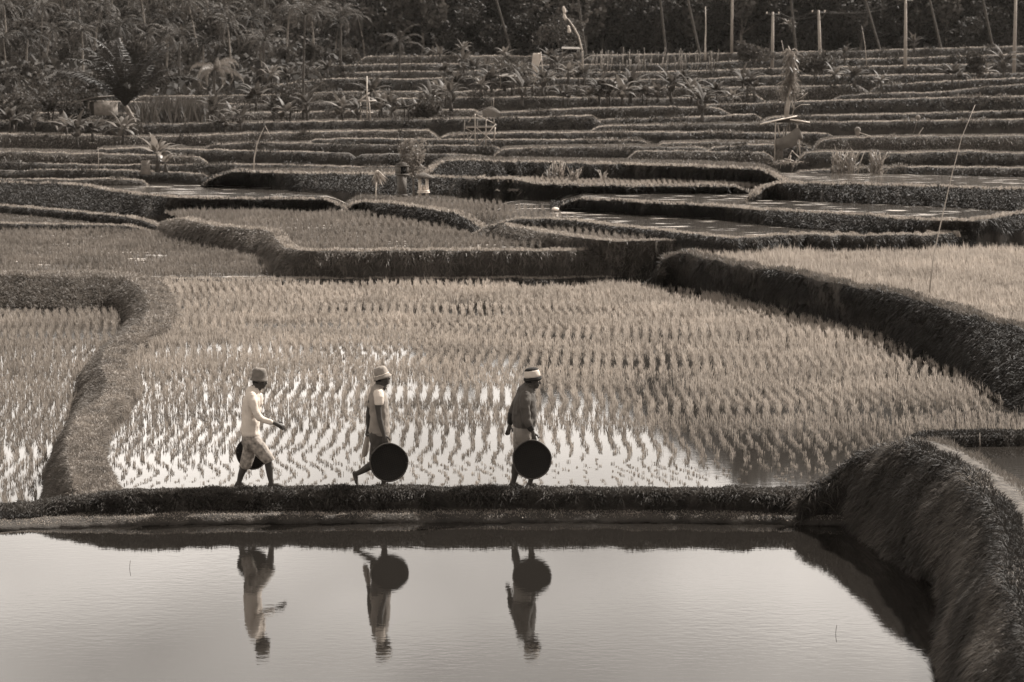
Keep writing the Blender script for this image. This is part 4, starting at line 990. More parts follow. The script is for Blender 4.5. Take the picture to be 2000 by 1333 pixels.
# tall palms at the right forest edge: only leaning pale trunks enter the frame
tall = palm('tall_palm', 'tall palm', 24, (0, 0), 18, 5, M['leaf_dark'], M['bark_dark'], trunk_r=.14, nl=12, lw=.1)
TP = sorted([(1008, 62, 990, 0), (1222, 66, 1210, -60), (1305, 48, 1293, -60), (1378, 70, 1348, -60), (1668, 75, 1645, -40), (1732, 78, 1695, -40), (1853, 70, 1830, -20), (1790, 60, 1778, -20), (1952, 60, 1938, 0), (1332, 30, 1322, -60), (1095, 45, 1082, -50), (1560, 60, 1548, -50), (1900, 55, 1912, -20), (1150, 40, 1140, -30), (1460, 70, 1452, -20)])[::2]
for i, (px_, py_, ptop, ptp) in enumerate(TP):
    d_ = 303 - (i * 37 % 14); b = at(px_, py_, d_); zb_ = gz(b[0], d_) - .2
    o = tall if i == 0 else copy_tree(tall)
    o.location = (b[0], d_, zb_); o.rotation_euler = (0, math.atan2(ptop - px_, py_ - ptp) if ptp < py_ - 20 else 0, 0)
    o['group'] = 'tall palms along the forest edge'; o['label'] = 'tall palm with pale slanting trunk, ' + nth(i) + ' from the left along the forest edge'

# ================================================================== BROADLEAF WOOD
tz = [tree('forest_tree', 'forest tree', 13, 5.5, 2600, .75, M['leaf_dark'], M['bark_dark'], 11, 1.0, tr=.3),
      tree('forest_tree', 'x', 10, 5.0, 2400, .7, M['leaf_dark'], M['bark_dark'], 9, .8, tr=.25),
      tree('forest_tree', 'x', 16, 6.0, 2800, 1.1, M['leaf_mid'], M['bark'], 12, 1.2, tr=.3)]
tz += [tree('forest_tree', 'x', 12, 5.5, 2600, 1.1, M['leaf_mid'], M['bark_dark'], 11, 1.0, tr=.3), tree('forest_tree', 'x', 15, 5.0, 2600, 1.2, M['leaf_mid'], M['bark'], 11, 1.1, tr=.3)]
tl = []
rows_ = []
for row, (d_, stepx) in enumerate([(312, 34), (328, 36), (345, 40), (372, 60), (410, 70)]):
    for px_ in np.arange(760 + row * 9, 2060, stepx): tl.append((px_ + rng.uniform(-10, 10), d_ + rng.uniform(-6, 6), 1.0 if row else .8))
for row, (d_, stepx) in enumerate([(238, 60), (275, 58), (318, 55), (365, 55), (415, 55), (470, 60), (520, 60)]):
    for px_ in np.arange(-40 + row * 13, 720, stepx): tl.append((px_ + rng.uniform(-16, 16), d_ + rng.uniform(-8, 8), rng.uniform(.18, .3) if row < 2 else rng.uniform(.28, .5)))
tk = {}; used_ = set()
for i, (px_, d_, s_) in enumerate(tl):
    x_ = (px_ - 1000) / F * d_
    lf = px_ < 740; j_ = (3 + i % 2) if lf else i % 3; o = tz[j_] if j_ not in used_ else copy_tree(tz[j_]); used_.add(j_)
    o.location = (x_, d_, gz(x_, d_) - .5 * s_); o.scale = (s_, s_, s_ * rng.uniform(.8, 1.15)); o.rotation_euler = (0, 0, rng.uniform(0, 6.28))
    rt = px_ > 740
    o['group'] = 'trees of the dark forest edge on the right' if rt else 'trees on the left hillside between the palms'
    ri = (min(range(5), key=lambda r: abs([312, 328, 345, 372, 410][r] - d_)) if rt else min(range(7), key=lambda r: abs([238, 275, 318, 365, 415, 470, 520][r] - d_)))
    k = tk.get((rt, ri), 0); tk[(rt, ri)] = k + 1
    o['label'] = ('dark broadleaf tree, ' + nth(k) + ' from the left in the ' + ['front', 'second', 'third', 'fourth', 'hindmost'][ri] + ' rank of the forest edge') if rt else ('bushy tree, ' + nth(k) + ' from the left in the ' + ['lowest', 'second', 'third', 'fourth', 'fifth', 'sixth', 'highest'][ri] + ' rank on the left hillside')
# undergrowth that nobody could count
n = 60000
uu = rng.uniform(-.27, .27, n); dd_ = 205 + 330 * rng.random(n) ** 1.3; keep_ = (uu < -.07) | (dd_ > 296)
uu, dd_ = uu[keep_], dd_[keep_]; xx = uu * dd_; zz = ground_z(xx, dd_)
cl = np.array([mnoise.noise((a / 6, b / 9, 2)) for a, b in zip(xx, dd_)])
V, Q, a = leaf_cards(np.stack([xx, dd_, zz + rng.uniform(-.2, 2.2, len(xx)) * (1 + cl)], 1), .9, .7)
tag(mesh_obj('forest_undergrowth', V, Q, M['leaf_dark'], attr=a), 'dark leafy undergrowth covering the wooded hillside', 'undergrowth', kind='stuff')

# ================================================================== SINGLE PLANTS ON THE TERRACES
o = palm('palm_tree', 'large young coconut palm with upright dark fronds beside the small house', 1.9, (-.35, 0), 26, 5.6, M['leaf_deep'], M['bark'], .2, up=(1.57, .75), hang=.45, droop=.8, nl=40, lw=.03)
b = at(266, 264, 150); o.location = b; o.scale = (1, 1, 1)
o = palm('palm_tree', 'palm with bright feathery drooping fronds right of the large dark palm', 2.6, (.03, 0), 14, 3.1, M['leaf_light'], M['bark_dark'], .12, up=(1.3, .2), hang=2.0, droop=2.3, nl=44, lw=.03)
b = at(418, 205, 175); o.location = b
for (px_, py_, d_, h_, tx) in [(592, 235, 150, 3.6, 'thin bare palm with wispy fronds left of the bamboo frame'), (515, 160, 205, 3.6, 'small palm with stiff upright fronds below the wooded slope'), (350, 150, 235, 4, 'small dark palm behind the bright feathery palm'), (665, 128, 240, 5, 'palm with thin curved trunk near the left end of the upper terraces'), (780, 150, 225, 3.2, 'low palm with arching pale fronds above the terraces left of the white flag')]:
    o = palm('palm_tree', tx, h_ * (1.9 if px_ == 592 else 1), (.03, 0), 12, 3.2 if px_ != 592 else 2.6, M['leaf_mid'], M['bark_dark'], .11 if px_ != 592 else .07, up=(1.4, .1), hang=.5, droop=1.5, nl=18, lw=.05)
    o.location = at(px_, py_, d_)
# near banana plant and stump
bn = banana('leafy banana plant with two bright upright leaves beside the tree stump', 1.9, 12, 1.45, .30, M['leaf_light'], 2, (1.5, .25)); bn.location = at(307, 337, 112); bn.scale = (1.12,) * 3
sb = MB().tube([(0, 0, 0), (.02, 0, .3), (0, 0, .62)], [.24, .2, .19], 10).build('stump', M['bark'], None, True); sb.name = 'tree_stump'
tag(sb, 'short thick tree stump standing left of the banana plant', 'stump'); sb.location = at(284, 341, 111.5); sb.scale = (1.1,) * 3
# banana copies
bp_ = [banana('banana plant', 2.4, 13, 2.0, .46, M['leaf_mid'], 2), banana('banana plant', 2.2, 11, 1.7, .44, M['banana_leaf'], 2, (1.4, .1)), banana('banana plant', 3.0, 11, 2.1, .40, M['leaf_mid'], 2, (1.5, .4))]
BN = [(65, 262, 138), (130, 268, 137), (150, 285, 132), (30, 240, 150), (95, 240, 150), (500, 215, 160), (455, 240, 150), (430, 262, 138), (470, 255, 140), (560, 240, 150), (530, 168, 200), (640, 150, 222), (560, 165, 205),
      (668, 236, 150), (745, 225, 156), (790, 228, 155), (840, 226, 156), (870, 205, 172), (868, 160, 205), (905, 145, 225), (940, 182, 186), (960, 178, 188), (985, 175, 190), (860, 130, 235), (1015, 160, 200), (1040, 178, 190), (1075, 165, 196), (1110, 160, 200),
      (1075, 130, 225), (1140, 165, 198), (1020, 205, 172), (1100, 205, 170), (1170, 203, 170), (1215, 205, 168), (1232, 200, 172), (1285, 198, 172), (1310, 196, 172), (1372, 236, 148), (1460, 190, 178), (1450, 170, 190), (1575, 130, 222), (1560, 150, 210), (1630, 165, 200), (1670, 168, 198), (1785, 100, 265), (1720, 172, 190), (1920, 160, 200), (1960, 150, 205), (1860, 170, 186), (1335, 170, 195), (1540, 60, 300), (1650, 120, 250)]
BN += [(700, 238, 149), (725, 205, 168), (765, 232, 152), (815, 228, 154), (855, 190, 180), (880, 215, 165), (895, 175, 192), (925, 150, 222), (950, 150, 224), (1000, 165, 196), (1028, 150, 210), (1060, 185, 184), (1090, 150, 208), (1125, 145, 215),
       (1150, 205, 170), (1190, 206, 169), (1255, 202, 171), (1350, 200, 172), (1400, 200, 172), (1430, 205, 170), (845, 120, 262), (905, 110, 285), (985, 120, 270), (600, 240, 148), (535, 235, 152), (20, 262, 138), (180, 275, 134), (240, 280, 131), (415, 240, 148)]
def clump(x, y):
    if x < 480: return 'clump by the small house', 'banana plants around the small house on the left'
    if x < 830: return 'line beside the bamboo tower', 'banana plants near the bamboo tower'
    if x < 1150 and y < 195: return 'clump around the white flag', 'banana plants around the white flag'
    if x < 1150: return 'group above the field hut', 'banana plants above the open field hut'
    if x < 1445 and y > 175: return 'line right of the field hut', 'banana plants right of the open field hut'
    return 'group below the utility poles', 'banana plants below the utility poles'
BN.sort(); cnt_ = {}
for i, (px_, py_, d_) in enumerate(BN):
    cn, grp = clump(px_, py_); k = cnt_.get(cn, 0); cnt_[cn] = k + 1
    o = bp_[i % 3] if i < 3 else copy_tree(bp_[i % 3]); o.location = at(px_, py_ + 3, d_); s_ = rng.uniform(.7, 1.15) * (1.0 if d_ > 160 else .85); o.scale = (s_, s_, s_); o.rotation_euler = (0, 0, rng.uniform(0, 6.28))
    o['group'] = grp; o['label'] = 'banana plant, ' + nth(k) + ' from the left in the ' + cn
# shrubs
SH = [(100, 245, 150, 2.6, 4.2, 'rounded leafy shrub with pale blossoms left of the small house'), (225, 272, 138, .9, 2.0, 'low leafy bush in front of the small house'), (565, 236, 152, 2.2, 3.0, 'round dark bush beside the thin bare palm'), (1090, 108, 290, 4, 5, 'dark bush at the forest edge behind the white flag'),
      (1590, 155, 210, 2.6, 2.6, 'pale leafed shrub between the two utility poles'), (1905, 160, 200, 2.4, 2.0, 'tangled pale shrub left of the last utility pole'), (840, 236, 153, 1.4, 1.8, 'dark bush left of the open field hut'), (1000, 178, 190, 2.0, 3, 'bush beside the little roofed shelter under the white flag'),
      (30, 250, 145, 1.8, 2.4, 'low bush at the far left end of the terraces'), (1470, 130, 245, 2.4, 3.4, 'pale low shrub beneath the second utility pole'), (150, 262, 141, 1.4, 1.4, 'small shrub among the banana plants left of the house')]
for px_, py_, d_, h_, r_, tx in SH:
    o = tree('shrub', tx, h_ * 1.1, r_ * .6, 1100, .26 if d_ < 200 else .4, M['leaf_mid'] if 'pale' in tx or 'bush' in tx else M['leaf_dark'], M['bark_dark'], 8, .75, 'shrub', .07); o.location = at(px_, py_ + 2, d_)
# tall grass / cane clumps
def cane(label, h, n, spread, m=M['leaf_light'], stems=6, name='cane_clump', cat='reed clump', wd=.05):
    t = empty(name); tag(t, label, cat)
    sb_ = MB()
    for k in range(stems):
        x_ = rng.uniform(-spread, spread); y_ = rng.uniform(-.2, .2); lx = rng.uniform(-.25, .25) * h
        sb_.tube([(x_, y_, 0), (x_ + lx * .3, y_, h * .4), (x_ + lx, y_, h * .8)], [.03, .022, .012], 5)
    sb_.build('stems', M['bamboo'], t)
    i = rng.random(n); p = np.stack([rng.uniform(-spread, spread, n), rng.uniform(-.25, .25, n), i * h * .6], 1)
    d = np.stack([rng.normal(0, .38, n), rng.normal(0, .3, n), np.full(n, 1.)], 1)
    o = blades('leaves', p, d, h * rng.uniform(.35, .65, n), wd, rng.uniform(.3, 1.3, n), m, parent=t); return t
for px_, py_, d_, h_, n_, sp_, tx in [(1085, 358, 98, 1.05, 90, .35, 'left tall reed clump on the island beyond the tongue terrace'), (1120, 372, 95, 1.1, 60, .16, 'narrow reed clump leaning right beside the tall reed clump'), (1178, 375, 94.5, 1.15, 30, .04, 'single straight reed standing alone on the bright field edge'),
      (1648, 349, 98, 1.45, 170, .55, 'large arching reed clump right of the canvas draped hut'), (1712, 352, 98, 1.5, 90, .32, 'upright reed clump right of the large arching one')]:
    cane(tx, h_, n_, sp_, stems=max(2, n_ // 14)).location = at(px_, py_, d_)
o = blades('dry_leaf_heap', np.array(at(1085, 372, 95)) + rng.normal(0, 1, (160, 3)) * (.75, .3, .03), np.stack([rng.normal(0, 1, 160), rng.normal(0, .5, 160), rng.uniform(.1, .6, 160)], 1), rng.uniform(.3, .7, 160), .06, 1.0, M['straw']); tag(o, 'heap of dry pale leaves at the foot of the tall reeds', 'leaf heap')
cg = np.array([at(x_, y_, 158) for x_, y_ in zip(rng.uniform(290, 420, 2600), rng.uniform(238, 243, 2600))]) + rng.normal(0, 1, (2600, 3)) * (.3, 3, 0)
o = blades('cane_grass', cg, np.stack([rng.normal(0, .25, 2600), rng.normal(0, .25, 2600), np.ones(2600)], 1), rng.uniform(1.0, 2.2, 2600), .11, rng.uniform(0, .9, 2600), M['leaf_mid']); tag(o, 'thick stand of tall cane grass right of the large palm', 'grass', kind='stuff')

# ================================================================== SHRINES, HUTS, POLES
def brickmat():
    m = bpy.data.materials.new('worn_brick'); m.use_nodes = True; nt = m.node_tree; N = nt.nodes; L = nt.links; p = N['Principled BSDF']; p.inputs['Roughness'].default_value = .9
    tc = N.new('ShaderNodeTexCoord'); mp = N.new('ShaderNodeMapping'); mp.inputs['Rotation'].default_value = (R(90), 0, 0); L.new(tc.outputs['Object'], mp.inputs[0])
    b = N.new('ShaderNodeTexBrick'); b.inputs['Scale'].default_value = 7; b.inputs['Color1'].default_value = S(.12); b.inputs['Color2'].default_value = S(.08); b.inputs['Mortar'].default_value = S(.03); b.inputs['Mortar Size'].default_value = .03; b.inputs['Row Height'].default_value = .3; b.inputs['Brick Width'].default_value = .8
    L.new(mp.outputs[0], b.inputs['Vector']); L.new(b.outputs['Color'], p.inputs['Base Color']); return m
M['brick'] = brickmat()
s1 = empty('brick_shrine', at(785, 383, 93), R(28)); tag(s1, 'narrow weathered brick shrine pillar with a dark recess beside the leafy tree', 'shrine')
MB().box((0, 0, .42), (.30, .30, .84)).box((0, 0, .02), (.36, .36, .1)).build('pillar', M['brick'], s1)
h_ = MB().box((0, 0, .87), (.42, .40, .06)).box((-.17, 0, 1.05), (.08, .36, .3)).box((.17, 0, 1.05), (.08, .36, .3)).box((0, .15, 1.05), (.26, .06, .3)).box((0, 0, 1.23), (.44, .42, .06)).box((0, 0, 1.29), (.34, .32, .06)).box((0, 0, 1.34), (.2, .2, .05))
h_.build('niche_box', M['brick'], s1)
MB().box((0, -.02, 1.05), (.24, .28, .28)).build('niche_shade', M['hair'], s1)  # near-black block fills the opening, standing in for the shade inside
s2 = empty('spirit_house', at(827, 383, 92.3), R(-12)); tag(s2, 'little white offering shrine on four posts under a pyramid roof', 'shrine')
for x_ in (-.15, .15):
    for y_ in (-.13, .13): MB().box((x_, y_, .38), (.05, .05, .76)).build('post', M['white'], s2)
MB().box((0, 0, .2), (.40, .36, .05)).box((0, 0, .14), (.44, .40, .04)).build('platform', M['white'], s2)
MB().box((.02, .05, .33), (.16, .12, .22)).build('offering', M['cloth_white'], s2)
rv = np.array([(-.4, -.36, .74), (.4, -.36, .74), (.4, .36, .74), (-.4, .36, .74), (0, 0, .97), (-.38, -.34, .71), (.38, -.34, .71), (.38, .34, .71), (-.38, .34, .71)])
mesh_obj('roof', rv, [np.array([(0, 1, 4), (1, 2, 4), (2, 3, 4), (3, 0, 4)]), np.array([(5, 6, 1, 0), (6, 7, 2, 1), (7, 8, 3, 2), (8, 5, 0, 3), (8, 7, 6, 5)])], M['thatch'], s2)
o = tree('leafy_tree', 'small upright leafy tree behind the brick shrine and the white shrine', 2.25, .62, 1800, .11, M['leaf_light'], M['bark'], 14, 1.1, 'tree', .05); o.location = at(808, 381, 94.5)
# scarecrow
sc_ = empty('scarecrow', at(734, 392, 91)); tag(sc_, 'thin white post with a bundle of dry leaves tied at its head', 'scarecrow')
MB().tube([(0, 0, 0), (.01, 0, .45), (.03, 0, .95)], .02, 6).build('post', M['white'], sc_)
blades('leaf_bundle', np.array([(.04, 0, 1.12)]) + rng.normal(0, .035, (46, 3)), np.stack([rng.uniform(-.3, .8, 46), rng.normal(0, .25, 46), rng.uniform(-1.1, -.3, 46)], 1), rng.uniform(.25, .62, 46), .05, .3, M['straw'], parent=sc_)
shape_mesh('head_cloth', [('e', Vector((.05, 0, 1.14)), (.06, .05, .08), .3)], .015, M['cloth_white'], sc_, 1)
# open field hut on stilts
d_h = 118; k_ = d_h / F
hut = empty('field_hut', at(940, 284, d_h)); tag(hut, 'open field hut on cross braced bamboo stilts with a lopsided sheet roof', 'hut')
def HZ(zx, zy, y=0): return ((zx / 13.33 + 880 - 940) * k_, y, (284 - 190 - zy / 13.33) * k_)
for a_, b_, r_ in [((640, 430), (650, 1260), .035), ((1135, 500), (1130, 700), .03), ((1160, 780), (1135, 1130), .035), ((930, 520), (915, 1280), .03), ((365, 600), (335, 1240), .025), ((400, 920), (505, 1220), .022), ((690, 600), (700, 1200), .02)]:
    y_ = -.35 if a_[0] in (640, 930, 1135, 1160) else .45
    MB().tube([HZ(*a_, y_), HZ(*b_, y_)], r_, 6).build('post', M['bamboo'] if y_ < 0 else M['wood'], hut)
for a_, b_, y_ in [((680, 800), (1100, 1160), -.4), ((1180, 700), (720, 1270), -.42), ((390, 810), (600, 940), .3), ((600, 930), (450, 1130), .3), ((400, 790), (1120, 790), -.36), ((660, 450), (1130, 690), -.3), ((600, 480), (460, 660), .2)]:
    MB().tube([HZ(*a_, y_), HZ(*b_, y_)], .026, 6).build('brace', M['bamboo'], hut)
MB().box(HZ(760, 770, .05), (.68 * 2.3 * .95, .8, .05)).build('platform', M['wood'], hut)
def sheet(name, pts, m, parent, th=.02):
    b = bmesh.new(); f = b.faces.new([b.verts.new(p) for p in pts]); o = bm_obj(name, b, m, parent); md = o.modifiers.new('thickness', 'SOLIDIFY'); md.thickness = th; return o
sheet('roof', [HZ(370, 440, -.45), HZ(1060, 240, .05), HZ(1020, 250, .6), HZ(400, 430, .6)], M['roof'], hut, .03)
sheet('roof', [HZ(640, 440, -.5), HZ(1080, 250, -.0), HZ(1290, 395, -.1), HZ(1300, 430, -.55), HZ(830, 470, -.62)], M['thatch'], hut, .03)
sheet('cloth', [HZ(840, 490, -.64), HZ(830, 360, -.58), HZ(960, 310, -.5), HZ(1100, 320, -.5), HZ(1200, 400, -.6), HZ(1300, 470, -.64), HZ(1290, 530, -.66), HZ(1000, 525, -.68)], M['tarp'], hut, .012)
MB().tube([HZ(1120, 260), HZ(1125, 30)], .015, 5).tube([HZ(1060, 240), HZ(1065, 80), HZ(1115, 40)], .008, 5).build('finial', M['bamboo'], hut)
# canvas draped hut
d_h = 104; k_ = d_h / F
hut2 = empty('canvas_hut', at(1535, 324, d_h)); tag(hut2, 'ramshackle shelter with a flat pole roof and a sagging canvas sheet', 'hut')
def HY(zx, zy, y=0): return ((1460 + zx / 4.76 - 1535) * k_, y, (324 - 60 - zy / 4.76) * k_)
for a_, b_, y_ in [((250, 850), (243, 1215), -.3), ((280, 880), (300, 990), .1), ((385, 860), (392, 945), .2), ((450, 880), (480, 1150), -.3), ((340, 900), (325, 1210), .3), ((370, 890), (350, 985), .2), ((455, 810), (470, 1150), .35)]:
    MB().tube([HY(*a_, y_), HY(*b_, y_)], .03, 6).build('post', M['bamboo'] if y_ <= .1 else M['wood'], hut2)
sheet('roof', [HY(105, 872, -.3), HY(240, 838, -.35), HY(440, 800, -.1), HY(560, 858, -.35), HY(440, 835, .5), HY(160, 850, .5)], M['thatch'], hut2, .04)
rp_ = MB()
for a_, b_ in [((105, 873), (245, 842)), ((200, 852), (445, 798)), ((440, 835), (562, 858)), ((380, 830), (520, 852)), ((160, 862), (330, 820))]: rp_.tube([HY(*a_, -.42), HY(*b_, -.40)], .028, 5)
rp_.build('roof_poles', M['white'], hut2)
b = bmesh.new(); g_ = []
topc = [(245, 1005), (300, 1000), (350, 975), (400, 935), (450, 890), (480, 930), (505, 985)]; botc = [(245, 1080), (290, 1110), (340, 1090), (390, 1095), (440, 1075), (450, 1000), (498, 1030)]
for (tx_, ty_), (bx_, by_) in zip(topc, botc):
    g_.append([b.verts.new(HY(tx_ * (1 - f) + bx_ * f, ty_ * (1 - f) + by_ * f, -.38 - .12 * math.sin(f * 3.1) + .03 * math.sin(tx_ * .05 + f * 6))) for f in np.linspace(0, 1, 8)])
for r0, r1 in zip(g_[:-1], g_[1:]):
    for k in range(7): b.faces.new((r0[k], r0[k + 1], r1[k + 1], r1[k]))
o = bm_obj('canvas', b, M['tarp'], hut2, True); md = o.modifiers.new('thickness', 'SOLIDIFY'); md.thickness = .01; md = o.modifiers.new('sub', 'SUBSURF'); md.levels = md.render_levels = 2
sheet('side_cloth', [HY(248, 1020, -.34), HY(320, 1030, -.3), HY(325, 1200, -.26), HY(255, 1205, -.3)], M['thatch'], hut2, .03)
rb = MB()
for a_, b_ in [((350, 1225), (400, 1115)), ((400, 1115), (470, 1185)), ((330, 1190), (420, 1210)), ((390, 1160), (380, 1230)), ((300, 1220), (440, 1225))]: rb.tube([HY(*a_, -.45), HY(*b_, -.5)], .022, 5)
rb.build('fallen_poles', M['bamboo'], hut2)
blades('straw_pile', np.array(HY(345, 1225, -.4)) + rng.normal(0, 1, (120, 3)) * (.4, .12, .04), rng.normal(0, 1, (120, 3)) * (1, .5, .5) + (0, 0, .5), .22, .03, .8, M['straw'], parent=hut2)
# dead banana-like tree behind the canvas hut
dt = empty('withered_tree', at(1536, 229, 140)); tag(dt, 'tall withered tree with a pale slanting trunk and dangling dead leaves behind the canvas hut', 'tree')
k_ = 140 / F
def DT(zx, zy, y=0): return ((1460 + zx / 4.76 - 1536) * k_, y, (229 - 60 - zy / 4.76) * k_)
MB().tube([DT(362, 805), DT(378, 660), DT(400, 500), DT(412, 340), DT(402, 230), DT(370, 150)], [.13, .12, .09, .06, .045, .02], 8).build('trunk', M['bamboo'], dt, True)
bt = MB()
for pl_ in [[(415, 790), (432, 730), (500, 690), (580, 690)], [(430, 740), (440, 660), (520, 610), (560, 580)], [(345, 790), (352, 640), (330, 560), (280, 550)], [(430, 480), (438, 300), (420, 200)], [(370, 480), (350, 300), (310, 100)]]:
    bt.tube([DT(x_, y_, .1) for x_, y_ in pl_], [.03] + [.018] * (len(pl_) - 1), 5)
bt.build('branches', M['bamboo'], dt)
pp = np.array([DT(rng.uniform(350, 430), rng.uniform(170, 620), rng.uniform(-.3, .3)) for _ in range(260)])
blades('dead_leaves', pp, np.stack([rng.normal(0, .5, 260), rng.normal(0, .4, 260), rng.uniform(-1.2, .1, 260)], 1), rng.uniform(.3, .9, 260), .10, .3, M['leaf_light'], parent=dt)
pp = np.array([DT(rng.choice([290, 330, 480, 340, 500]) + rng.normal(0, 25), rng.normal(575, 25), rng.uniform(-.3, .3)) for _ in range(240)])
V, Q, a = leaf_cards(pp, .14, .5); mesh_obj('leaves', V, Q, M['leaf_light'], dt, attr=a)
# house on the left
hs = empty('small_house', at(192, 226, 146), R(-18)); tag(hs, 'small low house with a sloping pale roof and a whitewashed end wall among banana plants', 'house')
MB().box((.55, 0, .42), (.95, 1.4, .84)).build('wall', M['bark'], hs); MB().box((-.45, .25, .45), (1.0, .9, .9)).build('back_wall', M['bark_dark'], hs)
for x_ in (-.9, -.35): MB().box((x_, -.6, .42), (.08, .08, .84)).build('post', M['wood'], hs)
sheet('roof', [(-1.45, -.85, .83), (.45, -.85, 1.22), (.75, .8, 1.3), (-1.3, .8, .95)], M['roof'], hs, .05)
# small shelters under the flag
for px_, py_, d_, w_, tx in [(992, 172, 188, 1.5, 'little plank shelter with a pale sheet roof left of the white flag'), (1115, 112, 262, 2.2, 'small pavilion roof on posts left of the tall bent banner pole')]:
    t = empty('shelter', at(px_, py_, d_)); tag(t, tx, 'shelter')
    sheet('roof', [(-w_ / 2, -.5, .95), (w_ / 2, -.5, .9), (w_ / 2 - .1, .6, 1.15), (-w_ / 2 + .1, .6, 1.2)], M['roof'], t, .06)
    for x_ in (-w_ / 2 + .15, w_ / 2 - .15): MB().tube([(x_, -.3, 0), (x_, -.3, .95)], .05, 6).build('post', M['wood'], t)
    MB().box((0, .1, .25), (w_ * .9, .5, .35)).build('bench', M['bark_dark'], t)
# white flag
fl_ = empty('flag_pole', at(1056, 166, 196)); tag(fl_, 'white cloth flag hanging crumpled from a leaning pole among banana plants', 'flag')
MB().tube([(.35, 0, -.1), (.15, 0, 1.4), (.0, 0, 2.8)], .04, 6).build('pole', M['bamboo'], fl_)
b = bmesh.new(); g_ = [[b.verts.new((-.05 - f * .6 + .12 * math.sin(v * 5 + f * 3), .1 * math.sin(f * 9 + v * 4), 2.7 - v * (1.2 + f * 1.4) * 1.0)) for v in np.linspace(0, 1, 10)] for f in np.linspace(0, 1, 8)]
for r0, r1 in zip(g_[:-1], g_[1:]):
    for k in range(9): b.faces.new((r0[k], r0[k + 1], r1[k + 1], r1[k]))
o = bm_obj('cloth', b, M['cloth_white'], fl_, True); o.modifiers.new('thickness', 'SOLIDIFY').thickness = .01
# bent banner pole
bn_ = empty('banner_pole', at(1139, 128, 252)); tag(bn_, 'tall bent bamboo banner pole with white tassels at its drooping tip', 'banner pole')
k_ = 252 / F
MB().tube([((x_ - 1139) * k_, 0, (128 - y_) * k_) for x_, y_ in [(1139, 140), (1137, 100), (1130, 72), (1121, 55), (1112, 42), (1103, 33), (1099, 22)]], [.1, .1, .09, .08, .06, .045, .03], 6).build('pole', M['bamboo'], bn_, True)
for x_, y_ in [(1110, 58), (1102, 33), (1101, 21)]:
    shape_mesh('tassel', [('t', [Vector(((x_ - 1139) * k_, 0, (128 - y_ + 4) * k_)), Vector(((x_ - 1137) * k_, 0, (128 - y_ - 5) * k_))], [.14, .2])], .06, M['cloth_white'], bn_, 1, .05, 3)
# bamboo frame
bf_ = empty('bamboo_tower', at(715, 236, 150)); tag(bf_, 'tall bamboo frame of poles with crosspieces left of the banana clump', 'frame'); k_ = 150 / F
for pl_ in [[(717, 236), (717, 150)], [(705, 236), (704, 200)], [(724, 236), (720, 190)], [(694, 204), (722, 182)], [(698, 220), (729, 221)], [(700, 198), (734, 198)]]:
    MB().tube([((x_ - 715) * k_, 0, (236 - y_) * k_) for x_, y_ in pl_], .045, 6).build('pole', M['bamboo'], bf_)
# thin poles in the fields
def thin(name, label, cat, pts, d_, r_, m=M['bamboo'], z=None):
    k = d_ / F; x0_, y0_ = pts[0]; b0 = at(x0_, y0_, d_)
    rr = np.linspace(r_, r_ * .35, len(pts)); o = MB().tube([((x_ - x0_) * k, 0, (y0_ - y_) * k) for x_, y_ in pts], rr, 6).build(name, m, None, True)
    o.location = b0; tag(o, label, cat); return o
thin('bamboo_pole', 'very long thin bamboo pole leaning right out of the rice on the right field', 'pole', [(1815, 572), (1822, 500), (1838, 420), (1855, 340), (1872, 270), (1897, 206)], 49, .016)
thin('bamboo_pole', 'slim pole with a hooked bent tip above the dark bank on the left', 'pole', [(495, 352), (497, 310), (503, 280), (514, 256), (519, 247), (528, 265)], 109, .035)
thin('hanging_stick', 'thin stick leaning over the terraces left of the tree stump', 'stick', [(192, 333), (193, 310), (192, 288)], 111, .02)
thin('bamboo_pole', 'short slanting bamboo left of the white-tipped stick on the right terraces', 'pole', [(1792, 268), (1797, 258), (1803, 250)], 117, .03)
o = thin('bamboo_pole', 'slender bare bamboo rising in front of the forest edge left of the first utility pole', 'pole', [(1378, 118), (1377, 85), (1378, 60), (1377, 15)], 285, .13, M['bamboo'])
thin('bamboo_pole', 'thin leaning bamboo on the upper terraces right of the withered tree', 'pole', [(1693, 130), (1689, 90), (1682, 52)], 250, .05)
o = empty('float_marker', at(1783, 264, 117)); tag(o, 'round pale ball on top of a thin stick on the right terraces', 'marker'); k_ = 117 / F
MB().tube([(0, 0, 0), (.12, 0, .4), (9 * k_, 0, 30 * k_)], .012, 5).build('stick', M['wood'], o)
b = bmesh.new(); bmesh.ops.create_uvsphere(b, u_segments=14, v_segments=10, radius=.13, matrix=Matrix.Translation((9 * k_, 0, 34 * k_))); bm_obj('ball', b, M['bark'], o, True)
o = MB().box((0, 0, 0), (.62, .1, .03), 0, (0, R(18))).build('white_plank', M['white']); o.location = at(1690, 263, 117); tag(o, 'short white plank lying tilted on the right terrace lip', 'plank')
o = shape_mesh('basket', [('t', [Vector((0, 0, .02)), Vector((0, 0, .2))], [.13, .17])], .02, M['bark'], None, 1, .01, 12); o.location = at(1675, 262, 118); tag(o, 'rounded basket on the terrace lip beside the white plank', 'basket')
o = shape_mesh('pale_stone', [('e', Vector((0, 0, 0)), (.13, .1, .07), 0)], .015, M['white'], None, 1, .02, 9); o.location = at(1085, 409, 80); tag(o, 'small pale stone at the left end of the far pond', 'stone')
thin('standing_stalk', 'lone pale stalk at the corner where the low curved bank begins', 'stalk', [(936, 462), (939, 452), (938, 450)], 75, .03, M['straw'])
thin('reed_stem', 'thin pale stem standing in the little upper pond at the right edge', 'stem', [(1914, 872), (1913, 860), (1913, 845)], 28.9, .012, M['straw'])
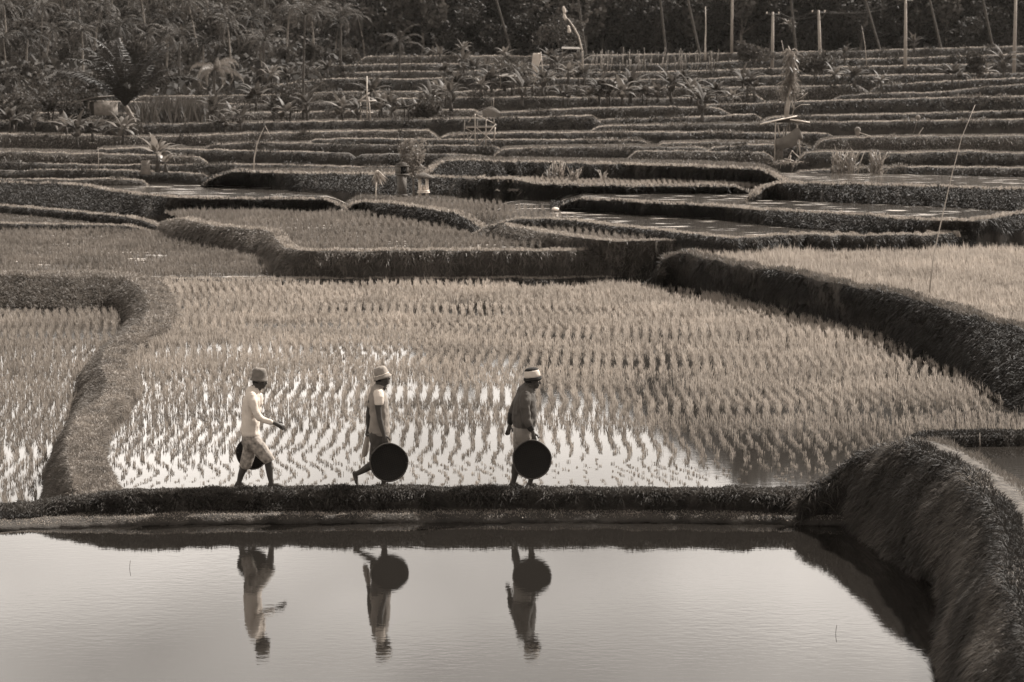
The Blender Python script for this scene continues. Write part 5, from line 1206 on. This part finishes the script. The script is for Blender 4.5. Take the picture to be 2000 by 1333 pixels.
# straw bundles on the debris bank
sb0 = None
BX = [(1548, 463), (1566, 463), (1588, 465), (1618, 465), (1636, 464), (1665, 466), (1700, 464), (1735, 463), (1763, 462), (1792, 463), (1815, 463), (1848, 462), (1866, 462), (1945, 430), (1976, 428), (1998, 427)]
for i, (px_, py_) in enumerate(BX):
    if sb0 is None:
        n = 130; a_ = rng.uniform(0, 6.28, n); r_ = rng.uniform(.02, .16, n)
        p = np.stack([np.cos(a_) * r_, np.sin(a_) * r_, np.zeros(n)], 1); d = np.stack([-np.cos(a_) * .45, -np.sin(a_) * .45, np.ones(n)], 1) + rng.normal(0, .12, (n, 3))
        sb0 = blades('straw_bundle', p, d, rng.uniform(.16, .26, n), .03, .4, M['straw']); o = sb0
    else: o = sb0.copy(); COL.objects.link(o)
    dep_ = 65.6 if py_ > 440 else 73; o.location = at(px_, py_ + 1, dep_); o.rotation_euler = (0, 0, i * 1.3); s_ = rng.uniform(.9, 1.3); o.scale = (s_, s_, s_)
    tag(o, nth(i) + ' straw bundle from the left in the row along the pond edge' if py_ > 440 else nth(i - 13) + ' straw bundle from the left, short row at the right edge', 'straw bundle', 'straw bundles set along the pond edges')
# bean stakes
st0 = None
SX = np.sort(rng.uniform(1150, 1405, 84))
for i in range(84):
    px_ = SX[i]; row = i % 4; py_ = 143 - row * 7; d_ = 236 + row * 11
    if st0 is None: st0 = MB().tube([(0, 0, 0), (.02, 0, 1.5)], .035, 4).build('bean_stake', M['wood']); o = st0
    else: o = st0.copy(); COL.objects.link(o)
    o.location = at(px_, py_, d_); o.scale = (1, 1, rng.uniform(.7, 1.2)); o.rotation_euler = (rng.normal(0, .06), rng.normal(0, .06), 0)
    tag(o, 'thin bean stake, ' + nth(i // 4) + ' from the left in the ' + ['nearest', 'second', 'third', 'farthest'][row] + ' row below the forest edge', 'stake', 'bean stakes in rows below the forest edge')
# utility poles and wires
UP = [(1429, -34, 104, 290), (1508, 26, 150, 245), (1603, 23, 156, 240), (1768, 0, 154, 240), (1980, -40, 162, 235)]
tops = []
for i, (px_, yt, yb, d_) in enumerate(UP):
    k = d_ / F; o = empty('utility_pole', at(px_, yb, d_)); H_ = (yb - yt) * k
    tag(o, ['leftmost of the pale utility poles, farthest back against the forest', 'pale utility pole standing just left of the withered tree top', 'pale utility pole just right of the withered tree, leaning slightly', 'tall pale utility pole in the middle of the upper right terraces', 'rightmost pale utility pole near the edge of the photo'][i], 'utility pole', 'utility poles across the upper terraces')
    lx = -6 * k if i == 2 else (-2 * k if i == 3 else 0)
    MB().tube([(0, 0, 0), (lx * .5, 0, H_ * .5), (lx, 0, H_)], [.20, .17, .13], 8).build('shaft', M['concrete'], o, True)
    MB().box((lx, 0, H_ - .25), (1.6, .12, .12)).build('crossarm', M['steel'], o)
    MB().tube([(lx + .05, -.08, H_ - 1.1), (lx + .7, -.08, H_ - .3)], .03, 4).build('brace', M['steel'], o)
    for x_ in (-.65, 0, .65): MB().tube([(lx + x_, 0, H_ - .2), (lx + x_, 0, H_ + .02)], [.05, .07], 6).build('insulator', M['white'], o)
    tops.append(Vector(o.location) + Vector((lx, 0, H_)))
def wire(a_, b_, sag, label):
    pts = [tuple(a_.lerp(b_, t) - Vector((0, 0, sag * 4 * t * (1 - t)))) for t in np.linspace(0, 1, 14)]
    o = MB().tube(pts, .022, 4).build('power_line', M['steel']); tag(o, label, 'power line', 'power lines between the utility poles')
for i, nm in enumerate(['between the second and third utility poles from the left', 'between the third and fourth utility poles from the left', 'between the two rightmost utility poles']):
    for j, x_ in enumerate((-.65, .65)):
        wire(tops[i + 1] + Vector((x_, 0, 0)), tops[i + 2] + Vector((x_, 0, 0)), .8, ('left hand ' if j == 0 else 'right hand ') + 'wire strung ' + nm)

for px_, py_, tx in [(253, 1110, 'tiny dark stem poking out of the pond below the left bund'), (1632, 1238, 'tiny dark stem poking out of the pond near the foreground bank')]:
    o = MB().tube([(0, 0, -.02), (.004, 0, .04), (.012, 0, .09)], .0028, 5).build('pond_stem', M['bark_dark']); o.location = P(px_, py_, -.2); tag(o, tx, 'stem')

# ================================================================== HAZE
b = bmesh.new(); bmesh.ops.create_cube(b, size=1)
o = bm_obj('haze', b, None); o.scale = (900, 1060, 152); o.location = (0, 470, 74); tag(o, kind='stuff')
hm = bpy.data.materials.new('haze'); hm.use_nodes = True; nt = hm.node_tree; nt.nodes.remove(nt.nodes['Principled BSDF'])
pv = nt.nodes.new('ShaderNodeVolumePrincipled'); pv.inputs['Color'].default_value = (.98, .93, .86, 1); pv.inputs['Density'].default_value = .00003; pv.inputs['Anisotropy'].default_value = .2
nt.links.new(pv.outputs[0], nt.nodes['Material Output'].inputs['Volume']); o.data.materials.append(hm)
